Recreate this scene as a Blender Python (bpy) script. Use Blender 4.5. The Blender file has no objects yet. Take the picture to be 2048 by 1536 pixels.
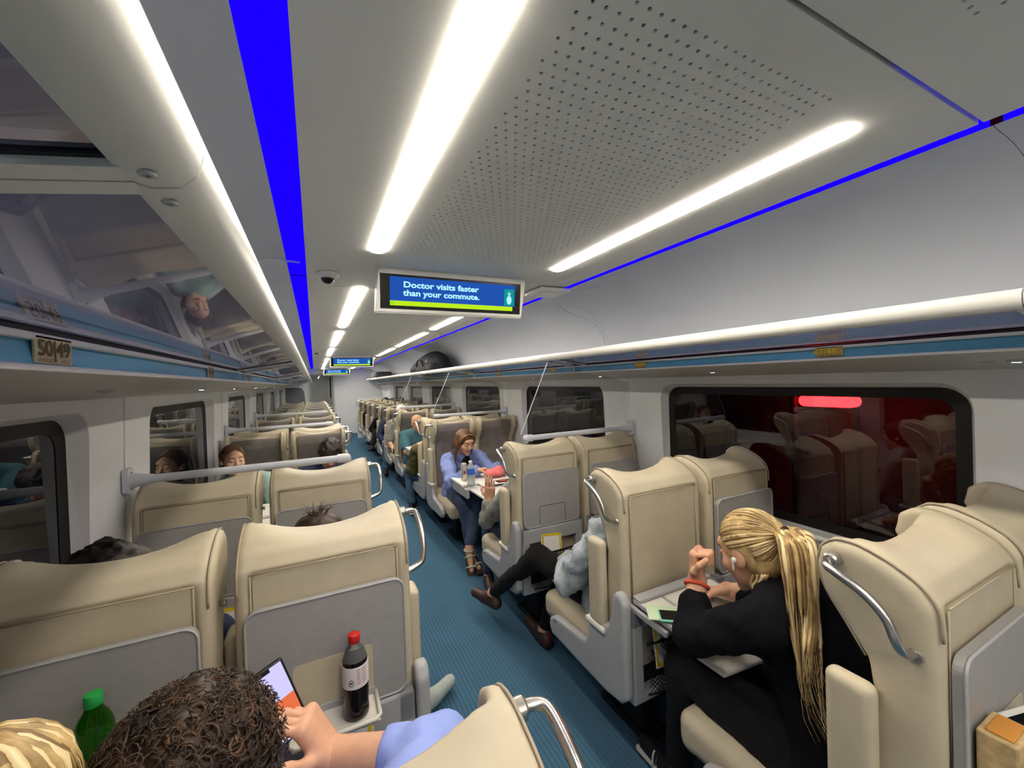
import bpy, bmesh, math, random
import numpy as np
from mathutils import Vector, Matrix
random.seed(7); np.random.seed(7)
SC = bpy.context.scene
COL = SC.collection
# ---------------------------------------------------------------- camera
H = 1.65
cam_d = bpy.data.cameras.new('camera'); cam = bpy.data.objects.new('camera', cam_d); COL.objects.link(cam)
cam_d.sensor_fit = 'HORIZONTAL'; cam_d.sensor_width = 36.0; cam_d.lens = 805.0 * 36.0 / 2048.0
cam_d.clip_start = 0.02; cam_d.clip_end = 200
_M = np.array([[0.89711373, -0.03519708, 0.44039542], [-0.44050425, 0.0050184, 0.8977365], [-0.03380779, -0.99936779, -0.01100239]])
cx_, cy_, cz_ = _M[:, 0], -_M[:, 1], -_M[:, 2]
cam.matrix_world = Matrix(((cx_[0], cy_[0], cz_[0], 0), (cx_[1], cy_[1], cz_[1], 0), (cx_[2], cy_[2], cz_[2], H), (0, 0, 0, 1)))
SC.camera = cam
# ---------------------------------------------------------------- world: night outside
w = bpy.data.worlds.new('night'); SC.world = w; w.use_nodes = True
w.node_tree.nodes['Background'].inputs[0].default_value = (0.010, 0.011, 0.014, 1)
w.node_tree.nodes['Background'].inputs[1].default_value = 0.25
SC.view_settings.view_transform = 'Standard'
SC.view_settings.look = 'None'
SC.view_settings.gamma = 1.0
SC.view_settings.exposure = 1.35
SC.view_settings.use_curve_mapping = False
SC.cycles.adaptive_threshold = 0.03; SC.cycles.use_light_tree = False
SC.cycles.max_bounces = 6; SC.cycles.diffuse_bounces = 4; SC.cycles.glossy_bounces = 3; SC.cycles.transparent_max_bounces = 10
SC.cycles.caustics_reflective = False; SC.cycles.caustics_refractive = False
LAMP_STRENGTH = 19.0      # the white ceiling light strips
BLUE_STRENGTH = 0.6       # the blue cove light
XC = 0.675                # car centre line
# ================================================================= helpers
def lin(h):
    if isinstance(h, str):
        h = h.lstrip('#'); c = [int(h[i:i+2], 16) / 255 for i in (0, 2, 4)]
    else: c = list(h)
    return tuple([(v / 12.92 if v <= 0.04045 else ((v + 0.055) / 1.055) ** 2.4) for v in c]) + (1.0,)
MATS = {}
def pmat(name, col, rough=0.5, metal=0.0, var=None, bump=None, spec=0.5, emit=None, sheen=0.0, alpha=None, col2=None, stretch=None, trans=0.0, ior=1.45, coat=0.0):
    """procedural principled material; var=(scale, amount) colour variation, bump=(scale, strength), stretch=(x,y,z) texture scale"""
    m = bpy.data.materials.new(name); m.use_nodes = True; nt = m.node_tree; N = nt.nodes; L = nt.links
    b = N['Principled BSDF']
    b.inputs['Base Color'].default_value = lin(col); b.inputs['Roughness'].default_value = rough
    b.inputs['Metallic'].default_value = metal; b.inputs['Specular IOR Level'].default_value = spec
    b.inputs['IOR'].default_value = ior; b.inputs['Transmission Weight'].default_value = trans
    b.inputs['Coat Weight'].default_value = coat
    if sheen: b.inputs['Sheen Weight'].default_value = sheen
    if emit: b.inputs['Emission Color'].default_value = lin(emit[0]); b.inputs['Emission Strength'].default_value = emit[1]
    vec = None
    if var or bump:
        tc = N.new('ShaderNodeTexCoord'); mp = N.new('ShaderNodeMapping'); L.new(tc.outputs['Object'], mp.inputs[0]); vec = mp.outputs[0]
        if stretch: mp.inputs['Scale'].default_value = stretch
    if var:
        n = N.new('ShaderNodeTexNoise'); n.inputs['Scale'].default_value = var[0]; n.inputs['Detail'].default_value = 4; L.new(vec, n.inputs[0])
        r = N.new('ShaderNodeValToRGB'); c = lin(col)
        if col2: lo, hi = lin(col2), c
        else:
            a = var[1]; lo = tuple(max(0, x * (1 - a)) for x in c[:3]) + (1,); hi = tuple(min(1, x * (1 + a)) for x in c[:3]) + (1,)
        r.color_ramp.elements[0].color = lo; r.color_ramp.elements[1].color = hi
        r.color_ramp.elements[0].position = 0.35; r.color_ramp.elements[1].position = 0.65
        L.new(n.outputs[0], r.inputs[0]); L.new(r.outputs[0], b.inputs['Base Color'])
    if bump:
        n = N.new('ShaderNodeTexNoise'); n.inputs['Scale'].default_value = bump[0]; n.inputs['Detail'].default_value = 3; L.new(vec, n.inputs[0])
        bp = N.new('ShaderNodeBump'); bp.inputs['Strength'].default_value = bump[1]; bp.inputs['Distance'].default_value = 0.01
        L.new(n.outputs[0], bp.inputs['Height']); L.new(bp.outputs[0], b.inputs['Normal'])
    MATS[name] = m; return m
def emat(name, col, s):
    m = bpy.data.materials.new(name); m.use_nodes = True; nt = m.node_tree; nt.nodes.clear()
    e = nt.nodes.new('ShaderNodeEmission'); o = nt.nodes.new('ShaderNodeOutputMaterial')
    e.inputs[0].default_value = lin(col); e.inputs[1].default_value = s; nt.links.new(e.outputs[0], o.inputs[0]); MATS[name] = m
    if s < 5 and name != 'blue_led': m.cycles.emission_sampling = 'NONE'
    return m
def glassmat(name, tint, ior, rough=0.0, haze=0.0, hazecol='#ffffff'):
    """thin sheet: transparent (tinted) plus Fresnel gloss, optional faint white mixed in as hazy reflected light"""
    m = bpy.data.materials.new(name); m.use_nodes = True; nt = m.node_tree; nt.nodes.clear(); N = nt.nodes; L = nt.links
    t = N.new('ShaderNodeBsdfTransparent'); t.inputs[0].default_value = lin(tint)
    g = N.new('ShaderNodeBsdfGlossy'); g.inputs['Roughness'].default_value = rough; g.inputs[0].default_value = (1, 1, 1, 1)
    f = N.new('ShaderNodeFresnel'); f.inputs[0].default_value = ior
    mx = N.new('ShaderNodeMixShader'); o = N.new('ShaderNodeOutputMaterial')
    gm = N.new('ShaderNodeNewGeometry'); k = N.new('ShaderNodeMath'); k.operation = 'SUBTRACT'; k.inputs[0].default_value = 1.0; L.new(gm.outputs['Backfacing'], k.inputs[1])
    k2 = N.new('ShaderNodeMath'); k2.operation = 'MULTIPLY'; L.new(k.outputs[0], k2.inputs[0]); L.new(f.outputs[0], k2.inputs[1]); L.new(k2.outputs[0], mx.inputs[0]); L.new(t.outputs[0], mx.inputs[1]); L.new(g.outputs[0], mx.inputs[2])
    out = mx
    if haze:
        d = N.new('ShaderNodeBsdfDiffuse'); d.inputs[0].default_value = lin(hazecol)
        m2 = N.new('ShaderNodeMixShader'); m2.inputs[0].default_value = haze
        L.new(mx.outputs[0], m2.inputs[1]); L.new(d.outputs[0], m2.inputs[2]); out = m2
    L.new(out.outputs[0], o.inputs[0]); MATS[name] = m; return m

def A(*v): return np.array(v, dtype=float)
def nrm(v): v = np.asarray(v, float); return v / (np.linalg.norm(v) + 1e-12)

def mk(name, verts, faces, mat, parent=None, smooth=False, world=True, fmats=None, angle=None):
    """one mesh object. top-level: origin at bottom centre. child: verts given in world space unless world=False"""
    v = np.asarray(verts, dtype=float)
    loc = None
    if parent is None:
        lo, hi = v.min(0), v.max(0); loc = np.array([(lo[0]+hi[0])/2, (lo[1]+hi[1])/2, lo[2]]); v = v - loc
    elif world:
        p = parent; off = np.zeros(3)
        while p is not None: off += np.array(p.location); p = p.parent
        v = v - off
    me = bpy.data.meshes.new(name); me.from_pydata(v.tolist(), [], [tuple(int(i) for i in f) for f in faces])
    for m in (mat if isinstance(mat, (list, tuple)) else [mat]): me.materials.append(m)
    if fmats is not None: me.polygons.foreach_set('material_index', np.asarray(fmats, dtype=np.int32))
    if smooth: me.polygons.foreach_set('use_smooth', np.ones(len(me.polygons), dtype=bool))
    me.update()
    o = bpy.data.objects.new(name, me); COL.objects.link(o)
    if parent is not None: o.parent = parent
    else: o.location = loc
    if angle is not None and smooth:
        md = o.modifiers.new('edges', 'EDGE_SPLIT'); md.split_angle = math.radians(angle)
    return o
def tag(o, label, cat=None, group=None, kind=None):
    o['label'] = label
    if cat: o['category'] = cat
    if group: o['group'] = group
    if kind: o['kind'] = kind
    return o
def thing(name, label, cat, loc=(0, 0, 0), rz=0.0, group=None, kind=None):
    o = bpy.data.objects.new(name, None); COL.objects.link(o); o.location = loc; o.rotation_euler = (0, 0, rz); o.empty_display_size = 0.05
    return tag(o, label, cat, group, kind)
def copy_tree(o, parent=None):
    c = o.copy(); COL.objects.link(c); c.parent = parent
    for ch in list(o.children): copy_tree(ch, c)
    return c

class MB:
    def __init__(s): s.v = []; s.f = []; s.m = []
    def add(s, v, f, m=0):
        n = len(s.v); s.v += [tuple(map(float, p)) for p in v]; s.f += [tuple(i + n for i in q) for q in f]; s.m += [m] * len(f); return s
    def box(s, lo, hi, m=0):
        x0, y0, z0 = lo; x1, y1, z1 = hi
        return s.add([(x0,y0,z0),(x1,y0,z0),(x1,y1,z0),(x0,y1,z0),(x0,y0,z1),(x1,y0,z1),(x1,y1,z1),(x0,y1,z1)],
                     [(0,3,2,1),(4,5,6,7),(0,1,5,4),(1,2,6,5),(2,3,7,6),(3,0,4,7)], m)
    def bbox(s, lo, hi, r=0.01, seg=2, m=0, R=None):
        """bevelled box"""
        bm = bmesh.new(); bmesh.ops.create_cube(bm, size=1.0)
        c = [(a + b) / 2 for a, b in zip(lo, hi)]; d = [b - a for a, b in zip(lo, hi)]
        for v in bm.verts: v.co = Vector([v.co[i] * d[i] for i in range(3)])
        r = min(r, min(abs(x) for x in d) * 0.49)
        bmesh.ops.bevel(bm, geom=list(bm.edges), offset=r, segments=seg, profile=0.5, affect='EDGES')
        P = np.array([v.co[:] for v in bm.verts])
        if R is not None: P = P @ np.asarray(R).T
        bm.verts.index_update()
        s.add(P + np.array(c), [[v.index for v in f.verts] for f in bm.faces], m); bm.free(); return s
    def tube(s, pts, rad, sides=8, m=0, caps=True, closed=False):
        pts = [np.asarray(p, float) for p in pts]; n = len(pts)
        rad = [rad] * n if np.isscalar(rad) else list(rad)
        T = []
        for i in range(n):
            a = pts[(i - 1) % n] if (closed or i > 0) else pts[i]; b = pts[(i + 1) % n] if (closed or i < n - 1) else pts[i]
            T.append(nrm(b - a))
        u = np.cross(T[0], (0, 0, 1)); u = nrm(u) if np.linalg.norm(u) > 1e-3 else A(1, 0, 0)
        V = []
        for i in range(n):
            u = nrm(u - T[i] * (u @ T[i])); w_ = np.cross(T[i], u)
            for k in range(sides):
                a = 2 * math.pi * k / sides; V.append(pts[i] + rad[i] * (math.cos(a) * u + math.sin(a) * w_))
        F = []
        for i in range(n if closed else n - 1):
            j = (i + 1) % n
            for k in range(sides): F.append((i*sides+k, i*sides+(k+1) % sides, j*sides+(k+1) % sides, j*sides+k))
        if caps and not closed: F.append(tuple(range(sides))[::-1]); F.append(tuple((n-1)*sides+k for k in range(sides)))
        return s.add(V, F, m)
    def lathe(s, prof, c=(0, 0, 0), sides=20, m=0, ax=None):
        """prof: (radius, height) list; around z at c"""
        c = np.asarray(c, float); V = []; F = []; n = len(prof)
        if ax is None: X, Y, Z = A(1,0,0), A(0,1,0), A(0,0,1)
        else:
            Z = nrm(ax); X = np.cross(Z, (0,0,1)); X = nrm(X) if np.linalg.norm(X) > 1e-3 else A(1,0,0); Y = np.cross(Z, X)
        for r, h in prof:
            for k in range(sides):
                a = 2*math.pi*k/sides; V.append(c + X*r*math.cos(a) + Y*r*math.sin(a) + Z*h)
        for i in range(n-1):
            for k in range(sides): F.append((i*sides+k, i*sides+(k+1) % sides, (i+1)*sides+(k+1) % sides, (i+1)*sides+k))
        F.append(tuple(range(sides))[::-1]); F.append(tuple((n-1)*sides+k for k in range(sides)))
        return s.add(V, F, m)
    def prism(s, poly, a, b, axis=0, m=0):
        """extrude a closed 2D polygon from a to b along axis; poly coords are the other two axes in order"""
        n = len(poly); V = []
        for t in (a, b):
            for p in poly:
                q = list(p); q.insert(axis, t); V.append(q)
        F = [tuple(range(n)), tuple(range(2*n-1, n-1, -1))] + [(i, i+n, (i+1) % n + n, (i+1) % n) for i in range(n)]
        ar = sum(poly[i][0]*poly[(i+1) % n][1]-poly[(i+1) % n][0]*poly[i][1] for i in range(n))
        if ar*(b-a)*(-1 if axis == 1 else 1) > 0: F = [q[::-1] for q in F]
        return s.add(V, F, m)
    def strip(s, poly, a, b, axis=1, m=0):
        """extrude an open polyline: a curved panel"""
        n = len(poly); V = []
        for t in (a, b):
            for p in poly:
                q = list(p); q.insert(axis, t); V.append(q)
        return s.add(V, [(i, i+1, i+1+n, i+n) for i in range(n-1)], m)
    def xf(s, M, t=(0, 0, 0)):
        P = np.array(s.v) @ np.asarray(M).T + np.asarray(t); s.v = [tuple(p) for p in P]; return s
    def build(s, name, mat, parent=None, smooth=False, world=True, angle=None):
        return mk(name, s.v, s.f, mat, parent, smooth, world, s.m if isinstance(mat, (list, tuple)) else None, angle)
def rrect(x0, y0, x1, y1, r, n=5):
    P = []
    for cx, cy, a0 in ((x1-r, y1-r, 0), (x0+r, y1-r, 90), (x0+r, y0+r, 180), (x1-r, y0+r, 270)):
        for i in range(n+1):
            a = math.radians(a0 + 90*i/n); P.append((cx + r*math.cos(a), cy + r*math.sin(a)))
    return P
def smoothpts(P, n=4):
    """Catmull-Rom resample"""
    P = [np.asarray(p, float) for p in P]; Q = [2*P[0]-P[1]] + P + [2*P[-1]-P[-2]]; out = []
    for i in range(1, len(Q)-2):
        for k in range(n):
            t = k/n; p0, p1, p2, p3 = Q[i-1:i+3]
            out.append(0.5*((2*p1)+(-p0+p2)*t+(2*p0-5*p1+4*p2-p3)*t*t+(-p0+3*p1-3*p2+p3)*t**3))
    out.append(P[-1]); return out
def text_mb(s, size, bold=0.0, width=None):
    cu = bpy.data.curves.new('txt', 'FONT'); cu.body = s; cu.size = size; cu.offset = bold; cu.fill_mode = 'FRONT'; cu.resolution_u = 3
    o = bpy.data.objects.new('txt', cu); COL.objects.link(o); bpy.context.view_layer.update()
    me = o.evaluated_get(bpy.context.evaluated_depsgraph_get()).to_mesh()
    V = np.array([v.co[:] for v in me.vertices]); F = [tuple(p.vertices) for p in me.polygons]
    bpy.data.objects.remove(o); bpy.data.curves.remove(cu)
    if width: V[:, 0] *= width / V[:, 0].max()
    return V, F
# ----------------------------------------------------------------- signed distance modelling (smooth organic shapes)
def noise3(P, f, seed=0.0):
    x, y, z = P[..., 0]*f, P[..., 1]*f, P[..., 2]*f
    return (np.sin(x+1.3*np.sin(y*1.1+seed)+seed)*np.sin(y+1.7*np.sin(z*0.9)+2*seed)+np.sin(z+1.1*np.sin(x*1.2+seed))*0.5)/1.5
class SDF:
    def __init__(s, cell=0.01, k=0.02): s.cell = cell; s.k = k; s.P = []; s.disp = None
    def _a(s, fn, lo, hi, k, op): s.P.append((fn, np.asarray(lo, float), np.asarray(hi, float), s.k if k is None else k, op)); return s
    def cone(s, a, b, ra, rb=None, k=None, op='u'):
        a = np.asarray(a, float); b = np.asarray(b, float); rb = ra if rb is None else rb; ab = b-a; L2 = ab@ab+1e-12
        def fn(P):
            t = np.clip(((P-a)@ab)/L2, 0, 1); return np.linalg.norm(P-a-t[..., None]*ab, axis=-1)-(ra+(rb-ra)*t)
        r = max(ra, rb); return s._a(fn, np.minimum(a, b)-r, np.maximum(a, b)+r, k, op)
    def chain(s, pts, rad, k=None, op='u'):
        for i in range(len(pts)-1): s.cone(pts[i], pts[i+1], rad[i], rad[i+1], k, op)
        return s
    def ell(s, c, r, R=None, k=None, op='u'):
        c = np.asarray(c, float); r = np.asarray(r, float)
        def fn(P):
            q = P-c
            if R is not None: q = q@R
            k0 = np.linalg.norm(q/r, axis=-1); k1 = np.linalg.norm(q/(r*r), axis=-1)+1e-9; return k0*(k0-1)/k1
        e = r if R is None else np.abs(R)@r
        return s._a(fn, c-e, c+e, k, op)
    def rbox(s, c, h, rad, R=None, k=None, op='u'):
        c = np.asarray(c, float); h = np.asarray(h, float)
        def fn(P):
            q = P-c
            if R is not None: q = q@R
            d = np.abs(q)-(h-rad); return np.linalg.norm(np.maximum(d, 0), axis=-1)+np.minimum(d.max(-1), 0)-rad
        e = h if R is None else np.abs(R)@h
        return s._a(fn, c-e, c+e, k, op)
    def prof(s, poly, x0, x1, rad, k=None, op='u'):
        """2D profile polygon in (y,z) extruded over x with rounded edges"""
        P2 = np.asarray(poly, float); n = len(P2)
        def fn(P):
            y, z = P[..., 1], P[..., 2]; d2 = np.full(y.shape, 1e9); inside = np.zeros(y.shape, bool)
            for i in range(n):
                ax_, ay_ = P2[i]; bx, by = P2[(i+1) % n]; ex, ey = bx-ax_, by-ay_
                t = np.clip(((y-ax_)*ex+(z-ay_)*ey)/(ex*ex+ey*ey), 0, 1)
                d2 = np.minimum(d2, (y-ax_-t*ex)**2+(z-ay_-t*ey)**2)
                c = (ay_ > z) != (by > z); xi = ax_+(z-ay_)/(by-ay_ if by != ay_ else 1e-9)*ex; inside ^= c & (y < xi)
            d = np.sqrt(d2); d = np.where(inside, -d, d)
            wx = np.abs(P[..., 0]-(x0+x1)/2)-(x1-x0)/2+rad; wd = d+rad
            return np.sqrt(np.maximum(wx, 0)**2+np.maximum(wd, 0)**2)+np.minimum(np.maximum(wx, wd), 0)-rad
        lo = P2.min(0); hi = P2.max(0); return s._a(fn, (x0, lo[0], lo[1]), (x1, hi[0], hi[1]), k, op)
    def mesh(s):
        c = s.cell; U = [p for p in s.P if p[4] == 'u']
        lo = np.min([p[1] for p in U], axis=0)-3*c; hi = np.max([p[2] for p in U], axis=0)+3*c
        n = np.ceil((hi-lo)/c).astype(int)+1
        V = np.full(n, 0.25, dtype=np.float64); G = [lo[i]+c*np.arange(n[i]) for i in range(3)]
        for fn, l, h, k, op in s.P:
            mg = k+2.5*c; i0 = np.maximum(np.floor((l-mg-lo)/c).astype(int), 0); i1 = np.minimum(np.ceil((h+mg-lo)/c).astype(int)+1, n)
            if (i1 <= i0).any(): continue
            sl = tuple(slice(a, b) for a, b in zip(i0, i1))
            P = np.stack(np.meshgrid(*[G[i][sl[i]] for i in range(3)], indexing='ij'), -1)
            d = fn(P); v = V[sl]; kk = max(k, 1e-6)
            if op == 'u':
                hh = np.clip(0.5+0.5*(v-d)/kk, 0, 1); V[sl] = v*(1-hh)+d*hh-kk*hh*(1-hh)
            else:
                hh = np.clip(0.5-0.5*(v+d)/kk, 0, 1); V[sl] = v*(1-hh)-d*hh+kk*hh*(1-hh)
        if s.disp is not None:
            P = np.stack(np.meshgrid(*G, indexing='ij'), -1); V = V+s.disp(P)
        ins = V < 0
        a = np.zeros(tuple(n-1), dtype=np.int8)
        for dx in (0, 1):
            for dy in (0, 1):
                for dz in (0, 1): a += ins[dx:n[0]-1+dx, dy:n[1]-1+dy, dz:n[2]-1+dz]
        I = np.argwhere((a > 0) & (a < 8)); acc = np.zeros((len(I), 3)); cnt = np.zeros(len(I))
        for ax in range(3):
            o1, o2 = [q for q in range(3) if q != ax]
            for p in (0, 1):
                for q in (0, 1):
                    off = np.zeros(3, int); off[o1] = p; off[o2] = q; J = I+off; K = J.copy(); K[:, ax] += 1
                    va = V[J[:, 0], J[:, 1], J[:, 2]]; vb = V[K[:, 0], K[:, 1], K[:, 2]]; m = (va < 0) != (vb < 0)
                    t = np.where(m, va/np.where(m, va-vb, 1), 0); pt = off+np.zeros((len(I), 3)); pt[:, ax] += t
                    acc += pt*m[:, None]; cnt += m
        verts = lo+c*(I+acc/np.maximum(cnt, 1)[:, None])
        idx = np.full(tuple(n-1), -1, dtype=np.int64); idx[I[:, 0], I[:, 1], I[:, 2]] = np.arange(len(I))
        F = []
        for ax in range(3):
            o1, o2 = [(1, 2), (2, 0), (0, 1)][ax]
            s0 = [slice(None)]*3; s1 = [slice(None)]*3; s0[ax] = slice(0, -1); s1[ax] = slice(1, None)
            E = np.argwhere(ins[tuple(s0)] != ins[tuple(s1)])
            E = E[(E[:, o1] > 0) & (E[:, o2] > 0) & (E[:, o1] < n[o1]-1) & (E[:, o2] < n[o2]-1)]
            fl = ins[E[:, 0], E[:, 1], E[:, 2]]
            def g(d1, d2):
                J = E.copy(); J[:, o1] += d1; J[:, o2] += d2; return idx[J[:, 0], J[:, 1], J[:, 2]]
            q = np.stack([g(-1, -1), g(0, -1), g(0, 0), g(-1, 0)], 1); q[~fl] = q[~fl][:, ::-1]; F.append(q[(q >= 0).all(1)])
        return verts, np.concatenate(F)
    def mb(s, m=0):
        v, f = s.mesh(); b = MB(); b.v = [tuple(p) for p in v]; b.f = [tuple(q) for q in f]; b.m = [m]*len(f); return b
# ================================================================= materials
pmat('leather', '#c0b69e', 0.5, var=(9, 0.05), bump=(38, 0.10), spec=0.35)
pmat('leather_seam', '#a89d86', 0.6)
pmat('grey_fabric', '#7c7672', 0.85, var=(14, 0.10), bump=(260, 0.15), sheen=0.2)
pmat('grey_plastic', '#9d9c9a', 0.5, var=(60, 0.03))
pmat('seat_shell', '#a8aaac', 0.45, var=(40, 0.03))
pmat('tray_top', '#d4d2c8', 0.4)
pmat('net', '#0c0c0e', 0.8)
pmat('dark', '#101114', 0.7)
pmat('metal', '#c9c7c2', 0.28, metal=1.0)
pmat('white_wall', '#e4e6e8', 0.5, var=(5, 0.015))
pmat('white_ceiling', '#dadad4', 0.55, var=(3, 0.02))
pmat('side_ceiling', '#cbcfd4', 0.5, var=(3, 0.02))
pmat('white_paint', '#d8d8d2', 0.36)
pmat('rail_paint', '#cdd2da', 0.38)
pmat('shelf_paint', '#b8b7b2', 0.5)
pmat('black_rubber', '#0a0a0b', 0.5)
pmat('seam', '#5a5b5c', 0.8)
pmat('teal', '#5aa6c2', 0.45, var=(2.5, 0.15), stretch=(1, 1, 12))
pmat('wood_plate', '#b9a55c', 0.5, var=(30, 0.25), stretch=(1, 1, 6))
pmat('plate_face', '#c9bd96', 0.5, var=(25, 0.18), stretch=(1, 1, 4))
pmat('plate_number', '#5f4a10', 0.6)
pmat('plate_number_yellow', '#e6c62a', 0.6)
pmat('table_white', '#e4e2dd', 0.35)
pmat('paper', '#ecebe6', 0.8)
pmat('yellow', '#e4c624', 0.6)
pmat('black_plastic', '#17181a', 0.35)
pmat('partition', '#4c4f5e', 0.7, var=(20, 0.08))
pmat('screen_black', '#050506', 0.25)
glassmat('window_glass', '#b0b6be', 1.7)
glassmat('rack_glass', '#a9a9b8', 1.6, 0.02)
glassmat('plexi', '#f2f4f4', 1.30, 0.01, haze=0.02)  # haze puts the sheet's pale reflection into its colour
glassmat('door_glass', '#eef0f0', 1.5)
emat('lamp', '#fff4e2', LAMP_STRENGTH)
emat('blue_led', '#1400ff', BLUE_STRENGTH)
emat('scr_blue', '#1f4fa6', 0.45); emat('scr_text', '#a8e4ff', 0.5); emat('scr_lime', '#b5e01e', 0.45); emat('scr_teal', '#0f8f8a', 0.45); emat('scr_green', '#6fd61e', 0.45)
emat('reading_light', '#dfeaff', 3.0)
emat('red_light', '#ff1414', 30.0)
# carpet with fine ribs running along the aisle
def carpet():
    m = bpy.data.materials.new('carpet'); m.use_nodes = True; N = m.node_tree.nodes; L = m.node_tree.links; b = N['Principled BSDF']
    b.inputs['Roughness'].default_value = 0.95; b.inputs['Specular IOR Level'].default_value = 0.15
    tc = N.new('ShaderNodeTexCoord'); sp = N.new('ShaderNodeSeparateXYZ'); L.new(tc.outputs['Object'], sp.inputs[0])
    ad = N.new('ShaderNodeMath'); ad.operation = 'MULTIPLY'; ad.inputs[1].default_value = 1/0.022; L.new(sp.outputs[0], ad.inputs[0])
    fr = N.new('ShaderNodeMath'); fr.operation = 'FRACT'; L.new(ad.outputs[0], fr.inputs[0])
    r = N.new('ShaderNodeValToRGB'); L.new(fr.outputs[0], r.inputs[0])
    e = r.color_ramp.elements; e[0].position = 0.0; e[0].color = (0.25, 0.25, 0.25, 1); e[1].position = 0.22; e[1].color = (1, 1, 1, 1)
    n = N.new('ShaderNodeTexNoise'); n.inputs['Scale'].default_value = 180; n.inputs['Detail'].default_value = 3; L.new(tc.outputs['Object'], n.inputs[0])
    n2 = N.new('ShaderNodeTexNoise'); n2.inputs['Scale'].default_value = 5; L.new(tc.outputs['Object'], n2.inputs[0])
    mx = N.new('ShaderNodeMix'); mx.data_type = 'RGBA'; mx.inputs[6].default_value = lin('#3c5d76'); mx.inputs[7].default_value = lin('#4e7792'); L.new(n.outputs[0], mx.inputs[0])
    mu = N.new('ShaderNodeMix'); mu.data_type = 'RGBA'; mu.blend_type = 'MULTIPLY'; mu.inputs[0].default_value = 0.75; L.new(mx.outputs[2], mu.inputs[6]); L.new(r.outputs[0], mu.inputs[7])
    mv = N.new('ShaderNodeMix'); mv.data_type = 'RGBA'; mv.blend_type = 'MULTIPLY'; mv.inputs[0].default_value = 0.25; L.new(mu.outputs[2], mv.inputs[6]); L.new(n2.outputs[0], mv.inputs[7])
    L.new(mv.outputs[2], b.inputs['Base Color'])
    bp = N.new('ShaderNodeBump'); bp.inputs['Strength'].default_value = 0.5; bp.inputs['Distance'].default_value = 0.004; L.new(r.outputs[0], bp.inputs['Height']); L.new(bp.outputs[0], b.inputs['Normal'])
    MATS['carpet'] = m
carpet()
M = MATS
Y0, Y1 = -4.4, 14.8          # the car runs from behind the camera to the end wall
def X(s, wd): return XC + s*wd      # s=-1 left, +1 right
SIDE = {-1: 'left', 1: 'right'}
# ================================================================= setting
tag(MB().box((X(-1, 1.47), Y0, -0.05), (X(1, 1.47), Y1+0.1, 0)).build('floor', M['carpet']), 'dark blue ribbed carpet floor of the train car', 'floor', kind='structure')
CZ = 2.19
# --- ceiling: dark backing, centre panels with perforated fields, side panels
ceil = tag(MB().box((X(-1, 1.47), Y0, CZ+0.10), (X(1, 1.47), Y1, CZ+0.13)).build('ceiling', M['dark']), 'grey train ceiling with perforated panels and light strips', 'ceiling', kind='structure')
PW = 0.69
seams = [-4.4, -3.74, -1.70, 0.345, 2.38, 4.42, 6.46, 8.50, 10.54, 12.58, 14.8]
def perforated(mb, x0, x1, y0, y1, z, p=0.0245, r=0.0036):
    nx = int(round((x1-x0)/p)); ny = int(round((y1-y0)/p)); px = (x1-x0)/nx; py = (y1-y0)/ny
    oc = [(math.cos(math.pi/4*k), math.sin(math.pi/4*k)) for k in range(8)]
    ou = [(1,0),(1,1),(0,1),(-1,1),(-1,0),(-1,-1),(0,-1),(1,-1)]
    F = [(k, (k+1) % 8, (k+1) % 8+8, k+8) for k in range(8)]; T = [(k+8, (k+1) % 8+8, (k+1) % 8+16, k+16) for k in range(8)]
    for j in range(ny):
        cy = y0+(j+0.5)*py; odd = j % 2
        if odd:
            for xa, xb in ((x0, x0+px/2), (x1-px/2, x1)): mb.add([(xa,cy-py/2,z),(xb,cy-py/2,z),(xb,cy+py/2,z),(xa,cy+py/2,z)], [(0,1,2,3)])
        for i in range(nx-odd):
            cx = x0+(i+0.5+0.5*odd)*px
            mb.add([(cx+a*px/2, cy+b*py/2, z) for a, b in ou]+[(cx+a*r, cy+b*r, z) for a, b in oc]+[(cx+a*r, cy+b*r, z+0.004) for a, b in oc], F+T)
for k in range(len(seams)-1):
    a, b = seams[k]+0.004, seams[k+1]-0.004; mb = MB()
    if k in (2, 3):
        fx0, fx1, fy0, fy1 = 0.355, 0.96, (a+0.08), b-0.09
        if k == 3: fy1 = 1.66
        for (xa, ya, xb, yb) in ((X(-1,PW), a, fx0, b), (fx1, a, X(1,PW), b), (fx0, a, fx1, fy0), (fx0, fy1, fx1, b)):
            mb.add([(xa,ya,CZ),(xb,ya,CZ),(xb,yb,CZ),(xa,yb,CZ)], [(0,1,2,3)])
        perforated(mb, fx0, fx1, fy0, fy1, CZ)
        e = [(X(-1,PW), a), (X(1,PW), a), (X(1,PW), b), (X(-1,PW), b)]
        mb.add([(x, y, CZ) for x, y in e]+[(x, y, CZ+0.02) for x, y in e], [(i, (i+1) % 4, (i+1) % 4+4, i+4) for i in range(4)])
    else: mb.box((X(-1,PW), a, CZ), (X(1,PW), b, CZ+0.02))
    mb.build('ceiling_panel', M['white_ceiling'], ceil)
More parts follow.
